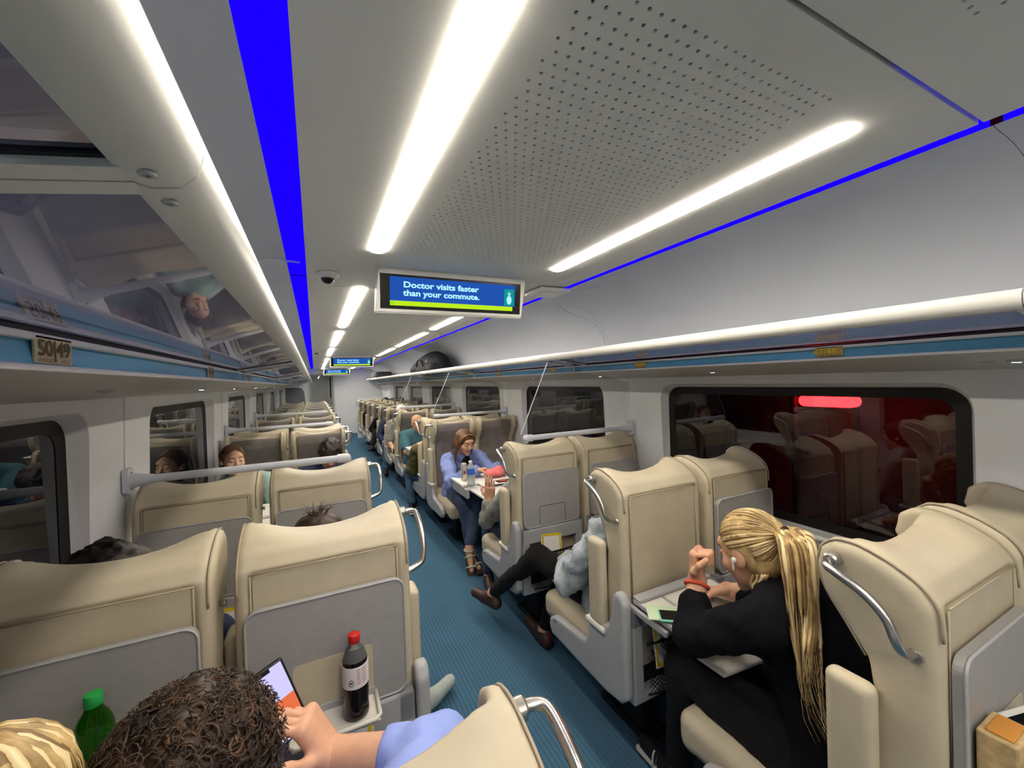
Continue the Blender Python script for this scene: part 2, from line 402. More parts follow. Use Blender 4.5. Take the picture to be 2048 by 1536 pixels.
# dark sheet above the perforations
MB().box((X(-1,PW-0.03), Y0, CZ+0.03), (X(1,PW-0.03), Y1, CZ+0.035)).build('backing_sheet', M['dark'], ceil)
side_prof = [(0.775, CZ+0.018), (0.775, CZ+0.012), (0.90, CZ+0.004), (1.02, 2.165), (1.13, 2.12), (1.22, 2.05), (1.28, 1.96), (1.31, 1.87), (1.315, 1.80), (1.30, 1.752), (1.008, 1.744)]
for s in (-1, 1):
    P = [(X(s, a), b) for a, b in smoothpts([(p[0], p[1]) for p in side_prof], 3)]
    for k in range(len(seams)-1):
        mb = MB(); mb.strip(P, seams[k]+0.0006, seams[k+1]-0.0006, 1); mb.build('side_ceiling_panel', M['side_ceiling'], ceil, smooth=True, angle=50)
    # access hatch outline seam above the rack on the curve
    MB().box((X(s,1.305)-0.002, 0.35, 1.868), (X(s,1.305)+0.002, 12.5, 1.872)).build('panel_seam', M['seam'], ceil)
# --- blue cove light in the gap beside the centre panel
for s in (-1, 1):
    t = thing('cove_light', 'bright blue light strip in the ceiling gap on the %s side' % SIDE[s], 'light', (X(s,0.73), 0, CZ+0.05))
    for k in range(len(seams)-1):
        mb = MB(); pr = [(X(s,0.672), CZ+0.042), (X(s,0.785), CZ+0.042), (X(s,0.790), CZ+0.016)]
        mb.strip(pr, seams[k]+0.01, seams[k+1]-0.01, 1); mb.build('led_diffuser', M['blue_led'], t)
MB().box((0.98, 0.3415, CZ+0.021), (X(1,0.672), 0.3485, CZ+0.026)).build('seam_glow', M['blue_led'], t)  # glowing strip stands in for cove light leaking through the seam
# --- white light strips
strips = [(-3.5, -1.85), (-1.45, 0.10), (0.47, 1.715), (2.37, 4.05), (4.32, 6.02), (6.30, 8.00), (8.62, 9.95), (10.3, 11.9), (12.4, 14.0)]
row_names = ['well behind the camera', 'just behind the near ceiling seam', 'nearest and longest in view', 'just past the first display', 'second past the first display', 'just before the second display', 'just past the second display', 'second past the second display', 'farthest, by the end wall']
for s in (-1, 1):
    for k, (a, b) in enumerate(strips):
        xm = X(s, 0.428); t = thing('ceiling_light', 'white recessed ceiling light strip on the %s, %s' % (SIDE[s], row_names[k]), 'light', (xm, (a+b)/2, CZ-0.006), group='ceiling light strips')
        MB().prism(rrect(xm-0.029, a, xm+0.029, b, 0.0285, 6), CZ-0.0065, CZ-0.001, 2).build('lens', M['lamp'], t)
        o = rrect(xm-0.036, a-0.007, xm+0.036, b+0.007, 0.0355, 6); i_ = rrect(xm-0.029, a, xm+0.029, b, 0.0285, 6); n = len(o); mb = MB()
        mb.add([(x, y, CZ-0.0005) for x, y in o]+[(x, y, CZ-0.0030) for x, y in i_], [(q, (q+1) % n, (q+1) % n+n, q+n) for q in range(n)]); mb.build('trim_ring', M['white_paint'], t)
# --- walls with windows
WZ0, WZ1, WB0, WB1 = 0.86, 1.585, 0.56, 1.63
wins = [(0.56+2.04*k, 2.00+2.04*k) for k in range(-2, 6)]
bays = [(-4.4, -1.78)] + [(0.26+2.04*k, 2.30+2.04*k) for k in range(-1, 6)] + [(12.5, 14.8)]
for s in (-1, 1):
    wl = tag(MB().box((min(X(s,1.50), X(s,1.56)), Y0, 0), (max(X(s,1.50), X(s,1.56)), Y1, 0.55)).build('wall_'+SIDE[s], M['white_wall']), 'pale grey %s side wall of the train car with a row of windows' % SIDE[s], 'wall', kind='structure')
    for k, (a, b) in enumerate(bays):
        mb = MB(); xw = X(s, 1.435); xt = X(s, 1.415)
        def wx(z): return xw + (xt-xw)*max(0, (z-1.0))/0.63
        wy = wins[k] if k < 8 else None
        a2, b2 = a+0.0015, b-0.0015
        if wy:
            inn = rrect(wy[0], WZ0, wy[1], WZ1, 0.10, 6); n = len(inn); out = []
            for (y, z) in inn:
                cy, cz = (wy[0]+wy[1])/2, (WZ0+WZ1)/2; dy, dz = y-cy, z-cz
                t = min(((b2-cy) if dy > 0 else (cy-a2))/max(abs(dy), 1e-6), ((WB1-cz) if dz > 0 else (cz-WB0))/max(abs(dz), 1e-6)); out.append((cy+dy*t, cz+dz*t))
            # corner points so that the panel is a full rectangle
            V = [(wx(z), y, z) for y, z in out]+[(wx(z), y, z) for y, z in inn]+[(X(s,1.475), cyy, czz) for cyy, czz in rrect(wy[0]+0.02, WZ0+0.02, wy[1]-0.02, WZ1-0.02, 0.085, 6)]
            F = [(i, (i+1) % n, (i+1) % n+n, i+n) for i in range(n)]+[(i+n, (i+1) % n+n, (i+1) % n+2*n, i+2*n) for i in range(n)]
            for ci, (yy, zz) in enumerate(((b2, WB1), (a2, WB1), (a2, WB0), (b2, WB0))):
                V.append((wx(zz), yy, zz)); c = len(V)-1
                best = None
                for i in range(n):
                    p, q = out[i], out[(i+1) % n]
                    if abs(p[0]-q[0]) > 1e-4 and abs(p[1]-q[1]) > 1e-4 and abs((p[0]+q[0])/2-yy)+abs((p[1]+q[1])/2-zz) < (best[0] if best else 9): best = (abs((p[0]+q[0])/2-yy)+abs((p[1]+q[1])/2-zz), i)
                if best: F.append((best[1], c, (best[1]+1) % n))
            mb.add(V, F)
        else:
            mb.add([(wx(z), y, z) for y, z in ((a2, WB0), (b2, WB0), (b2, WB1), (a2, WB1))], [(0, 1, 2, 3)])
        # dado below the windows
        mb.strip([(xw, WB0), (X(s,1.40), 0.50), (X(s,1.40), 0.10), (X(s,1.42), 0.0)], a2, b2, 1)
        mb.build('wall_panel', M['white_wall'], wl)
        if k > 0: MB().box((min(xw, X(s,1.45)), a-0.004, 0.1), (max(xw, X(s,1.45)), a+0.004, 1.62)).build('panel_joint', M['seam'], wl)
    for k, (a, b) in enumerate(wins):
        wn = thing('window_%d' % (k+1 + (0 if s < 0 else 8)), 'dark rounded train window on the %s wall, %s' % (SIDE[s], ['far behind the camera', 'behind the camera', 'nearest', 'second', 'third', 'fourth', 'fifth', 'sixth'][k]), 'window', (X(s,1.475), (a+b)/2, WZ0), kind='structure')
        o = rrect(a+0.02, WZ0+0.02, b-0.02, WZ1-0.02, 0.085, 6); i_ = rrect(a+0.065, WZ0+0.065, b-0.065, WZ1-0.065, 0.06, 6); n = len(o); mb = MB()
        mb.add([(X(s,1.474), y, z) for y, z in o]+[(X(s,1.482), y, z) for y, z in i_], [(q, (q+1) % n, (q+1) % n+n, q+n) for q in range(n)]); mb.build('gasket', M['black_rubber'], wn)
        xa, xb = sorted((X(s,1.484), X(s,1.487))); MB().prism([(y, z) for y, z in rrect(a+0.03, WZ0+0.03, b-0.03, WZ1-0.03, 0.08, 6)], xa, xb, 0).build('pane', M['window_glass'], wn)
        # small blind panel seams at the pillar
        for yy in (a-0.10, b+0.10):
            MB().tube([(X(s,1.432), yy, 1.45), (X(s,1.425), yy, 1.60)], 0.0022, 4).build('blind_cover_seam', M['seam'], wn)
            y2 = a if yy < a else b
            MB().tube([(X(s,1.431), yy, 1.45), (X(s,1.431), y2, 1.452)], 0.0022, 4).build('blind_cover_seam', M['seam'], wn)
        xa, xb = sorted((X(s,1.405), X(s,1.472)))
        MB().bbox((xa, a+0.03, WZ0-0.012), (xb, b-0.03, WZ0+0.012), 0.008).build('sill', M['white_wall'], wn)
# end wall with door, far partition
ew = tag(MB().box((X(-1,1.5), Y1, 0), (X(1,1.5), Y1+0.06, CZ+0.1)).build('wall_end', M['white_wall']), 'plain pale end wall of the car', 'wall', kind='structure')
tag(MB().box((X(-1,1.5), Y0-0.06, 0), (X(1,1.5), Y0, CZ+0.1)).build('wall_rear', M['white_wall']), 'pale wall behind the camera', 'wall', kind='structure')
d = thing('door_1', 'grey glazed end door of the car with a metal frame', 'door', (0.20, Y1-0.02, 0), kind='structure')
MB().bbox((-0.22, Y1-0.03, 0), (-0.17, Y1, 2.08), 0.01).bbox((0.57, Y1-0.03, 0), (0.62, Y1, 2.08), 0.01).bbox((-0.22, Y1-0.03, 2.04), (0.62, Y1, 2.10), 0.01).build('door_frame', M['white_paint'], d)
MB().box((-0.17, Y1-0.012, 0), (0.57, Y1-0.004, 2.04)).build('door_leaf', M['grey_plastic'], d)
MB().box((-0.10, Y1-0.018, 0.9), (0.42, Y1-0.014, 1.98)).build('door_glass', M['door_glass'], d)
MB().box((0.45, Y1-0.02, 1.0), (0.50, Y1-0.013, 1.95)).build('door_post', M['dark'], d)
MB().tube([(0.47, Y1-0.05, 0.95), (0.47, Y1-0.05, 1.25)], 0.012).build('door_handle', M['metal'], d)
pt = MB(); pt.prism([(X(-1,1.43), 0), (-0.24, 0), (-0.24, 1.0), (-0.27, 1.50), (-0.33, 1.60), (-0.42, 1.63), (X(-1,1.43), 1.63)], 13.0, 13.06, 1)
tag(pt.build('partition_panel', M['partition']), 'dark grey upholstered partition at the far left end of the seats', 'partition')
pt = MB(); pt.prism([(X(1,1.43), 0), (1.15, 0), (1.15, 1.0), (1.20, 1.2), (X(1,1.43), 1.25)], 13.3, 13.36, 1)
tag(pt.build('partition_panel', M['white_wall']), 'low pale partition at the far right end of the seats', 'partition')
# --- luggage racks
joints = [-4.4, -1.70, 0.30, 2.27, 4.25, 6.25, 8.25, 10.25, 12.9]
RW = {'rail': 0.748}
for s in (-1, 1):
    sd = SIDE[s]; t = thing('luggage_rack', 'glass bottomed overhead luggage rack with white rail along the %s wall' % sd, 'luggage rack', (X(s,1.0), 5.5, 1.63))
    for k in range(len(joints)-1):
        a, b = joints[k]+0.001, joints[k+1]-0.001
        pr = [(X(s, RW['rail']+dx), 1.792+dz) for dx, dz in ((-0.018, 0.0), (-0.0165, 0.012), (-0.010, 0.021), (0.0, 0.024), (0.009, 0.021), (0.016, 0.012), (0.017, -0.004), (0.019, -0.014), (0.019, -0.021), (0.008, -0.0245), (-0.006, -0.022), (-0.015, -0.013))]
        mb = MB(); mb.prism(pr, a, b, 1); rl = mb.build('front_rail', M['white_paint'], t, smooth=True, angle=60)
        for yy in (a+0.018, b-0.018): MB().lathe([(0.0045, 0), (0.004, -0.0015), (0.0018, -0.0018), (0.0018, -0.0005)], (X(s, RW['rail']+0.004), yy, 1.768), 12).build('screw', M['shelf_paint'], rl)
        # glass shelf with its support brackets
        n = 1; g0, g1 = a+0.016, b-0.016
        mb = MB(); mb.prism([(X(s,0.768), 1.775), (X(s,1.0), 1.738), (X(s,1.0), 1.744), (X(s,0.768), 1.781)], g0, g1, 1); mb.build('glass_shelf', M['rack_glass'], t)
        for (ya, yb) in ((a, a+0.016), (b-0.016, b)):
            mb = MB(); mb.prism([(X(s,0.762), 1.770), (X(s,1.01), 1.730), (X(s,1.01), 1.752), (X(s,0.762), 1.787)], ya, yb, 1); br = mb.build('bracket', M['white_paint'], t)
            MB().box((min(X(s,0.85), X(s,0.93)), (ya+yb)/2-0.004, 1.7475-0.006), (max(X(s,0.85), X(s,0.93)), (ya+yb)/2+0.004, 1.7475)).build('bracket_slot', M['shelf_paint'], br)
        for yy in (g0, g1): 
            mb = MB(); mb.prism([(X(s,0.768), 1.7735), (X(s,1.0), 1.7365), (X(s,1.0), 1.7395), (X(s,0.768), 1.7765)], yy-0.004, yy+0.004, 1); mb.build('glass_seal', M['dark'], t)
        MB().box((min(X(s,0.998), X(s,1.012)), g0, 1.732), (max(X(s,0.998), X(s,1.012)), g1, 1.7375)).build('glass_seal', M['dark'], t)
        MB().bbox((min(X(s,0.996), X(s,1.03)), a, 1.722), (max(X(s,0.996), X(s,1.03)), b, 1.733), 0.004).build('top_trim', M['white_paint'], t)
        mb = MB(); mb.prism([(X(s,0.998), 1.690), (X(s,1.004), 1.690), (X(s,1.010), 1.722), (X(s,1.004), 1.722)], a, b, 1); mb.build('teal_band', M['teal'], t)
        MB().bbox((min(X(s,0.985), X(s,1.03)), a, 1.681), (max(X(s,0.985), X(s,1.03)), b, 1.690), 0.003).build('lower_trim', M['white_paint'], t)
        mb = MB(); mb.strip([(X(s,0.990), 1.681), (X(s,1.08), 1.664), (X(s,1.22), 1.647), (X(s,1.34), 1.640), (X(s,1.425), 1.628)], a, b, 1); mb.build('underside_panel', M['shelf_paint'], t, smooth=True)
    # reading lights in pairs
    for k in range(13):
        yy = 0.40+0.94*k
        for q in (0, 1):
            y2 = yy+0.06*q; cx = X(s, 1.14+0.02*q); mb = MB(); mb.lathe([(0.019, 0.004), (0.019, -0.003), (0.013, -0.006), (0.012, -0.001)], (cx, y2, 1.6565), 14); rg = mb.build('reading_lamp', M['shelf_paint'], t)
            MB().lathe([(0.009, 0.0), (0.009, -0.004)], (cx, y2, 1.6535), 10).build('lamp_lens', M['reading_light'] if (k+q) % 2 == 0 else M['shelf_paint'], rg)
# rear end stop hanging arms on the right rack (white rods) as in view at each joint
for s in (-1, 1):
    for k in (3, 4, 5, 6, 7):
        yy = joints[k]+0.12; o = MB().tube([(X(s,0.78), yy, 1.762), (X(s,0.985), yy-0.02, 1.728), (X(s,0.99), yy-0.02, 1.684)], 0.007, 8)
        tag(o.build('rack_support_rod', M['white_paint'], smooth=True), 'thin white support rod under the %s luggage rack, %s from the camera' % (SIDE[s], ['first', 'second', 'third', 'fourth', 'fifth'][k-3]), 'rod', 'rack support rods')
# --- seat number plates
def plate(s, yc, txt, label, yellow):
    L_ = 0.088; xw = X(s,1.0); sg = -s      # face towards the aisle
    t = thing('number_plate', label, 'sign', (xw, yc, 1.690), group='seat number plates')
    MB().bbox((min(xw, xw+sg*0.004), yc-L_/2, 1.692), (max(xw, xw+sg*0.004), yc+L_/2, 1.730), 0.0015).build('plate', M['plate_face'] if not yellow else M['wood_plate'], t)
    V, F = text_mb(txt, 0.030, 0.0005); V[:, 0] -= V[:, 0].mean(); wd = np.ptp(V[:, 0]); V[:, 0] *= 0.076/wd
    xx = xw+sg*0.0052; P = [(xx, yc+(p[0] if s < 0 else -p[0]), 1.703+p[1]) for p in V]
    mk('numerals', P, F, M['plate_number'] if not yellow else M['plate_number_yellow'], t)
    if True:
        V, F = text_mb('WINDOW   AISLE' if s < 0 else 'AISLE   WINDOW', 0.008); V[:, 0] -= V[:, 0].mean(); V[:, 0] *= 0.076/np.ptp(V[:, 0])
        mk('caption', [(xx, yc+(p[0] if s < 0 else -p[0]), 1.694+p[1]) for p in V], F, M['plate_number'], t)
ords = ['nearest', 'second', 'third', 'fourth', 'fifth', 'sixth', 'seventh', 'eighth', 'ninth', 'tenth', 'eleventh', 'twelfth']
Lp = ['50|49', '46|45', '42|41', '38|37', '34|33', '30|29', '26|25', '22|21', '18|17', '14|13', '10|9']
Rp = ['47|48', '43|44', '39|40', '35|36', '31|32', '27|28', '23|24', '19|20', '15|16', '11|12', '7|8']
for k in range(11):
    plate(-1, 0.78+0.94*k*(1 if k < 3 else 1.03), Lp[k], 'beige seat number plate under the left luggage rack, %s from camera%s' % (ords[k], ', reading 50 and 49' if k == 0 else ''), False)
    plate(1, 0.80+0.94*k*(1 if k < 3 else 1.03), Rp[k], 'yellow seat number plate under the right luggage rack, %s from camera' % ords[k], True)
# --- information displays
def display(yc, label, full=True):
    x0, x1, z0, z1 = 0.265, 1.055, 1.985, CZ
    t = thing('display', label, 'display', ((x0+x1)/2, yc, z0), group='ceiling information displays')
    lean = 0.035
    mb = MB(); V = [(x0+0.02, yc+0.005, z1), (x1-0.0, yc+0.005, z1), (x1-0.02, yc+lean, z0), (x0, yc+lean, z0), (x0+0.02, yc+0.11, z1), (x1, yc+0.11, z1), (x1-0.02, yc+0.075, z0), (x0, yc+0.075, z0)]
    mb.add(V, [(0,3,2,1),(4,5,6,7),(0,1,5,4),(3,7,6,2),(0,4,7,3),(1,2,6,5)])
    bm = bmesh.new(); bv = [bm.verts.new(p) for p in mb.v]; [bm.faces.new([bv[i] for i in f]) for f in mb.f]; bmesh.ops.bevel(bm, geom=list(bm.edges), offset=0.006, segments=2, affect='EDGES'); bmesh.ops.recalc_face_normals(bm, faces=bm.faces)
    bm.verts.index_update(); mk('casing', [v.co[:] for v in bm.verts], [[v.index for v in f.verts] for f in bm.faces], M['white_paint'], t, True, angle=40); bm.free()
    def S(u, v, d):   # u 0..1 across, v 0..1 up, d metres proud of the front face
        zz = z0+0.02+(z1-z0-0.045)*v; xx = x0+0.028+(x1-x0-0.056)*u - 0.004; f = (zz-z0)/(z1-z0); return (xx, yc+lean+(0.005-lean)*f-d, zz)
    def rect(name, u0, v0, u1, v1, d, mat, par): return mk(name, [S(u0, v0, d), S(u1, v0, d), S(u1, v1, d), S(u0, v1, d)], [(0,1,2,3)], mat, par)
    sc = mk('bezel', [S(0,0,0.0012), S(1,0,0.0012), S(1,1,0.0012), S(0,1,0.0012)], [(0,1,2,3)], M['screen_black'], t)
    a0, a1 = 0.06, 0.955
    rect('screen_picture', a0, 0.24, a1, 0.93, 0.0018, M['scr_blue'], sc)
    rect('screen_stripe', a0, 0.10, a1-0.018, 0.24, 0.0018, M['scr_lime'], sc)
    for q in range(3): rect('stripe_mark', a0+0.004+0.009*q, 0.12, a0+0.009+0.009*q, 0.22, 0.0021, M['scr_green'], sc)
    for line, vb, wd in (('Doctor visits faster', 0.64, 0.525), ('than your commute.', 0.40, 0.53)):
        V, F = text_mb(line, 1.0, 0.030); hgt = 0.17; V[:, 0] *= wd/V[:, 0].max(); V[:, 1] *= hgt/0.72
        mk('screen_text', [S(0.145+p[0], vb+p[1], 0.0022) for p in V], F, M['scr_text'], sc)
    rect('logo_square', 0.868, 0.27, 0.948, 0.80, 0.0021, M['scr_teal'], sc)
    mb = MB(); cu, cv, ru, rv = 0.908, 0.45, 0.021, 0.15
    def lens_line(p, q, wd_):
        p, q = np.array(p), np.array(q); dd = q-p; n_ = nrm(A(-dd[1]*5, dd[0]/5))*1.0; n_ = A(-dd[1], dd[0])/np.hypot(*dd)
        w1 = A(n_[0]*wd_, n_[1]*wd_*5); return [S(*(p+w1), 0.0025), S(*(q+w1), 0.0025), S(*(q-w1), 0.0025), S(*(p-w1), 0.0025)]
    for q in range(-3, 4):
        for sg in (-1, 1):
            pts = []
            for tt in np.linspace(-1, 1, 41):
                u_ = q/3.0*0.9+tt*sg; v_ = tt*1.0
                if u_*u_+v_*v_ <= 1: pts.append((cu+ru*u_, cv+rv*v_))
            if len(pts) > 1: mb.add(lens_line(pts[0], pts[-1], 0.0022), [(0,1,2,3)])
    for an in (-55, -30, 0, 30, 55):
        p = (cu, cv+rv); q = (cu+0.024*math.sin(math.radians(an)), cv+rv+0.15*math.cos(math.radians(an))); mb.add([S(cu-0.003, p[1], 0.0025), S(cu+0.003, p[1], 0.0025), S(q[0], q[1], 0.0025)], [(0,1,2)])
    mb.build('pineapple_emblem', M['scr_text'], sc)
display(1.93, 'nearest ceiling display reading Doctor visits faster than your commute', True)
display(8.15, 'second ceiling display halfway down the car with the same blue advert')
display(14.0, 'farthest ceiling display in front of the end wall')
# --- small ceiling fittings
t = thing('dome_camera', 'white dome security camera on the ceiling left of the first display', 'camera', (0.075, 2.12, CZ-0.05))
MB().lathe([(0.052, 0), (0.052, -0.008), (0.046, -0.018), (0.034, -0.026)], (0.075, 2.12, CZ), 24).build('housing', M['white_paint'], t, True)
MB().lathe([(0.030, -0.022), (0.030, -0.030), (0.024, -0.042), (0.012, -0.050), (0.001, -0.052)], (0.075, 2.12, CZ), 20).build('lens_dome', M['screen_black'], t, True)
t = thing('router_box', 'flat white wireless box on the ceiling right of the first display', 'box', (1.29, 2.08, CZ-0.03))
MB().bbox((1.19, 2.01, CZ-0.028), (1.40, 2.22, CZ-0.002), 0.012).build('casing', M['white_paint'], t, True, angle=40)
MB().box((1.23, 2.05, CZ-0.030), (1.36, 2.18, CZ-0.028)).build('cover_plate', M['white_paint'], t)
t = tag(MB().tube(smoothpts([(1.40, 2.20, CZ-0.006), (1.50, 2.34, 2.175), (1.68, 2.45, 2.125), (1.83, 2.42, 2.07), (1.93, 2.40, 1.98), (1.965, 2.38, 1.80)], 5), 0.0035, 6).build('cable', M['rail_paint'], smooth=True), 'thin grey cable running from the wireless box down the curved right ceiling', 'cable')
tag(MB().tube(smoothpts([(-0.04, 2.02, CZ+0.012), (-0.09, 1.99, 2.196), (-0.16, 1.97, 2.188), (-0.24, 1.99, 2.17)], 5), 0.004, 6).build('cable', M['rail_paint'], smooth=True), 'short grey cable crossing the blue light strip on the left ceiling', 'cable')
tag(MB().tube(smoothpts([(1.40, 6.3, CZ-0.004), (1.55, 6.5, 2.16), (1.75, 6.4, 2.10), (1.90, 6.3, 2.0)], 5), 0.004, 6).build('cable', M['rail_paint'], smooth=True), 'grey cable on the right ceiling above the black bag', 'cable')
tag(MB().lathe([(0.028, 0), (0.026, -0.012), (0.012, -0.02)], (0.05, 7.3, CZ), 14).build('smoke_detector', M['black_plastic']), 'small dark ceiling sensor left of the second display', 'sensor')
# ================================================================= seats
PROF = [(0.0, 0.42), (0.0, 1.10), (0.004, 1.155), (0.03, 1.195), (0.08, 1.225), (0.14, 1.245), (0.19, 1.243), (0.222, 1.218), (0.232, 1.165), (0.215, 1.105), (0.17, 1.045), (0.13, 0.985), (0.118, 0.90), (0.13, 0.75), (0.15, 0.60), (0.175, 0.47), (0.15, 0.42)]
INS = [(0.045, 0.50), (0.105, 0.52), (0.085, 0.70), (0.082, 0.90), (0.10, 0.98), (0.140, 1.06), (0.170, 1.12), (0.176, 1.170), (0.168, 1.200), (0.140, 1.200), (0.05, 1.175)]
def recess_poly(): return [(p[0]-0.012, p[1]) if p[0] > 0.06 else p for p in INS[:-1]] and [(0.5, 0.49), (0.093, 0.49), (0.073, 0.70), (0.070, 0.90), (0.088, 0.98), (0.128, 1.06), (0.154, 1.12), (0.158, 1.160), (0.168, 1.188), (0.172, 1.30), (0.5, 1.30)]
SEATMESH = {}
def seat_meshes():
    s = SDF(0.0085, 0.012)
    s.prof(PROF, -0.232, 0.232, 0.030)
    s.prof(recess_poly(), -0.194, 0.194, 0.004, k=0.012, op='s')
    s.rbox((0, -0.02, 0.78), (0.196, 0.034, 0.375), 0.012, op='s', k=0.008)
    # soft dip of the rear top roll between the wings
    s.ell((0, 0.10, 1.272), (0.185, 0.24, 0.066), op='s', k=0.022)
    SEATMESH['backrest'] = s.mb()
    s = SDF(0.009, 0.01); s.prof(INS, -0.190, 0.190, 0.022); SEATMESH['insert'] = s.mb()
    s = SDF(0.009, 0.03); s.rbox((0, 0.395, 0.405), (0.226, 0.285, 0.066), 0.045); s.ell((0, 0.42, 0.465), (0.17, 0.24, 0.02), k=0.03); s.rbox((0, 0.65, 0.395), (0.215, 0.035, 0.062), 0.03, k=0.03); SEATMESH['cushion'] = s.mb()
    s = SDF(0.006, 0.01); s.rbox((0, 0.145, 0.765), (0.023, 0.048, 0.185), 0.021); SEATMESH['armrest'] = s.mb()
seat_meshes()
_md = {}
def inst(name, key, builder, mat, parent, smooth=True, angle=None):
    """part object whose mesh data is shared between all seats"""
    if key in _md:
        o = bpy.data.objects.new(name, _md[key]); COL.objects.link(o); o.parent = parent
        if angle: md = o.modifiers.new('edges', 'EDGE_SPLIT'); md.split_angle = math.radians(angle)
        return o
    o = builder().build(name, mat, parent, smooth, world=False, angle=angle); _md[key] = o.data; return o
def mbx(x0, x1): return (min(x0, x1), max(x0, x1))
def cp(key, dx=0.0):
    b = MB(); src = SEATMESH[key]; b.v = [(p[0]+dx, p[1], p[2]) for p in src.v]; b.f = list(src.f); b.m = list(src.m); return b
def net_mb():
    mb = MB(); x0, x1, z0, z1 = -0.165, 0.165, 0.355, 0.56
    f = lambda x, z: (x, -0.045-0.03*math.sin(math.pi*(x-x0)/(x1-x0))*math.sin(math.pi*min(1, (z-z0)/(z1-z0)*0.5+0.35)), z)
    n = 17
    for k in range(-8, n):
        for sg in (1, -1):
            pts = []
            for tt in np.linspace(0, 1, 9):
                x = (x0+(x1-x0)*k/n+tt*(z1-z0)) if sg > 0 else (x1-(x1-x0)*k/n-tt*(z1-z0))
                if x0-1e-6 <= x <= x1+1e-6: pts.append(f(x, z0+tt*(z1-z0)))
            if len(pts) > 2: mb.tube(pts, 0.0016, 3, caps=False)
    mb.tube([f(x, z1) for x in np.linspace(x0, x1, 12)], 0.006, 6); mb.tube([f(x, z0) for x in np.linspace(x0, x1, 12)], 0.004, 5)
    return mb
def tray_mb():
    return MB().prism(rrect(-0.203, 0.722, 0.203, 1.062, 0.032, 6), -0.024, -0.004, 1)
def frame_edge_mb():
    P = [(x, -0.024, z) for x, z in rrect(-0.203, 0.722, 0.203, 1.062, 0.032, 6)]; return MB().tube(P, 0.0035, 6, closed=True)
def shelf_line_mb():
    mb = MB(); P = [(-0.095, -0.0255, 0.735), (-0.095, -0.0255, 0.835), (-0.085, -0.0255, 0.848), (0.085, -0.0255, 0.848), (0.095, -0.0255, 0.835), (0.095, -0.0255, 0.735)]
    return mb.tube(P, 0.0016, 5)
def deployed_shelf(parent):
    """opened little cup shelf: opening in the tray, shelf plate with raised rim"""
    MB().prism(rrect(-0.098, 0.748, 0.108, 0.890, 0.012, 4), -0.0262, -0.0246, 1).build('shelf_opening', M['leather'], parent, world=False)
    sh = MB().bbox((-0.102, -0.130, 0.737), (0.112, -0.022, 0.745), 0.003).build('cup_shelf', M['tray_top'], parent, world=False)
    rim = MB(); P = [(-0.102, -0.024, 0.749), (-0.102, -0.122, 0.749), (-0.092, -0.131, 0.749), (0.100, -0.131, 0.749), (0.112, -0.120, 0.749), (0.112, -0.024, 0.749)]
    rim.tube(P, 0.006, 8); rim.build('rim', M['tray_top'], sh, True, world=False)
    MB().bbox((-0.1, -0.030, 0.745), (0.11, -0.0245, 0.765), 0.002).build('hinge_strip', M['seat_shell'], sh, world=False)
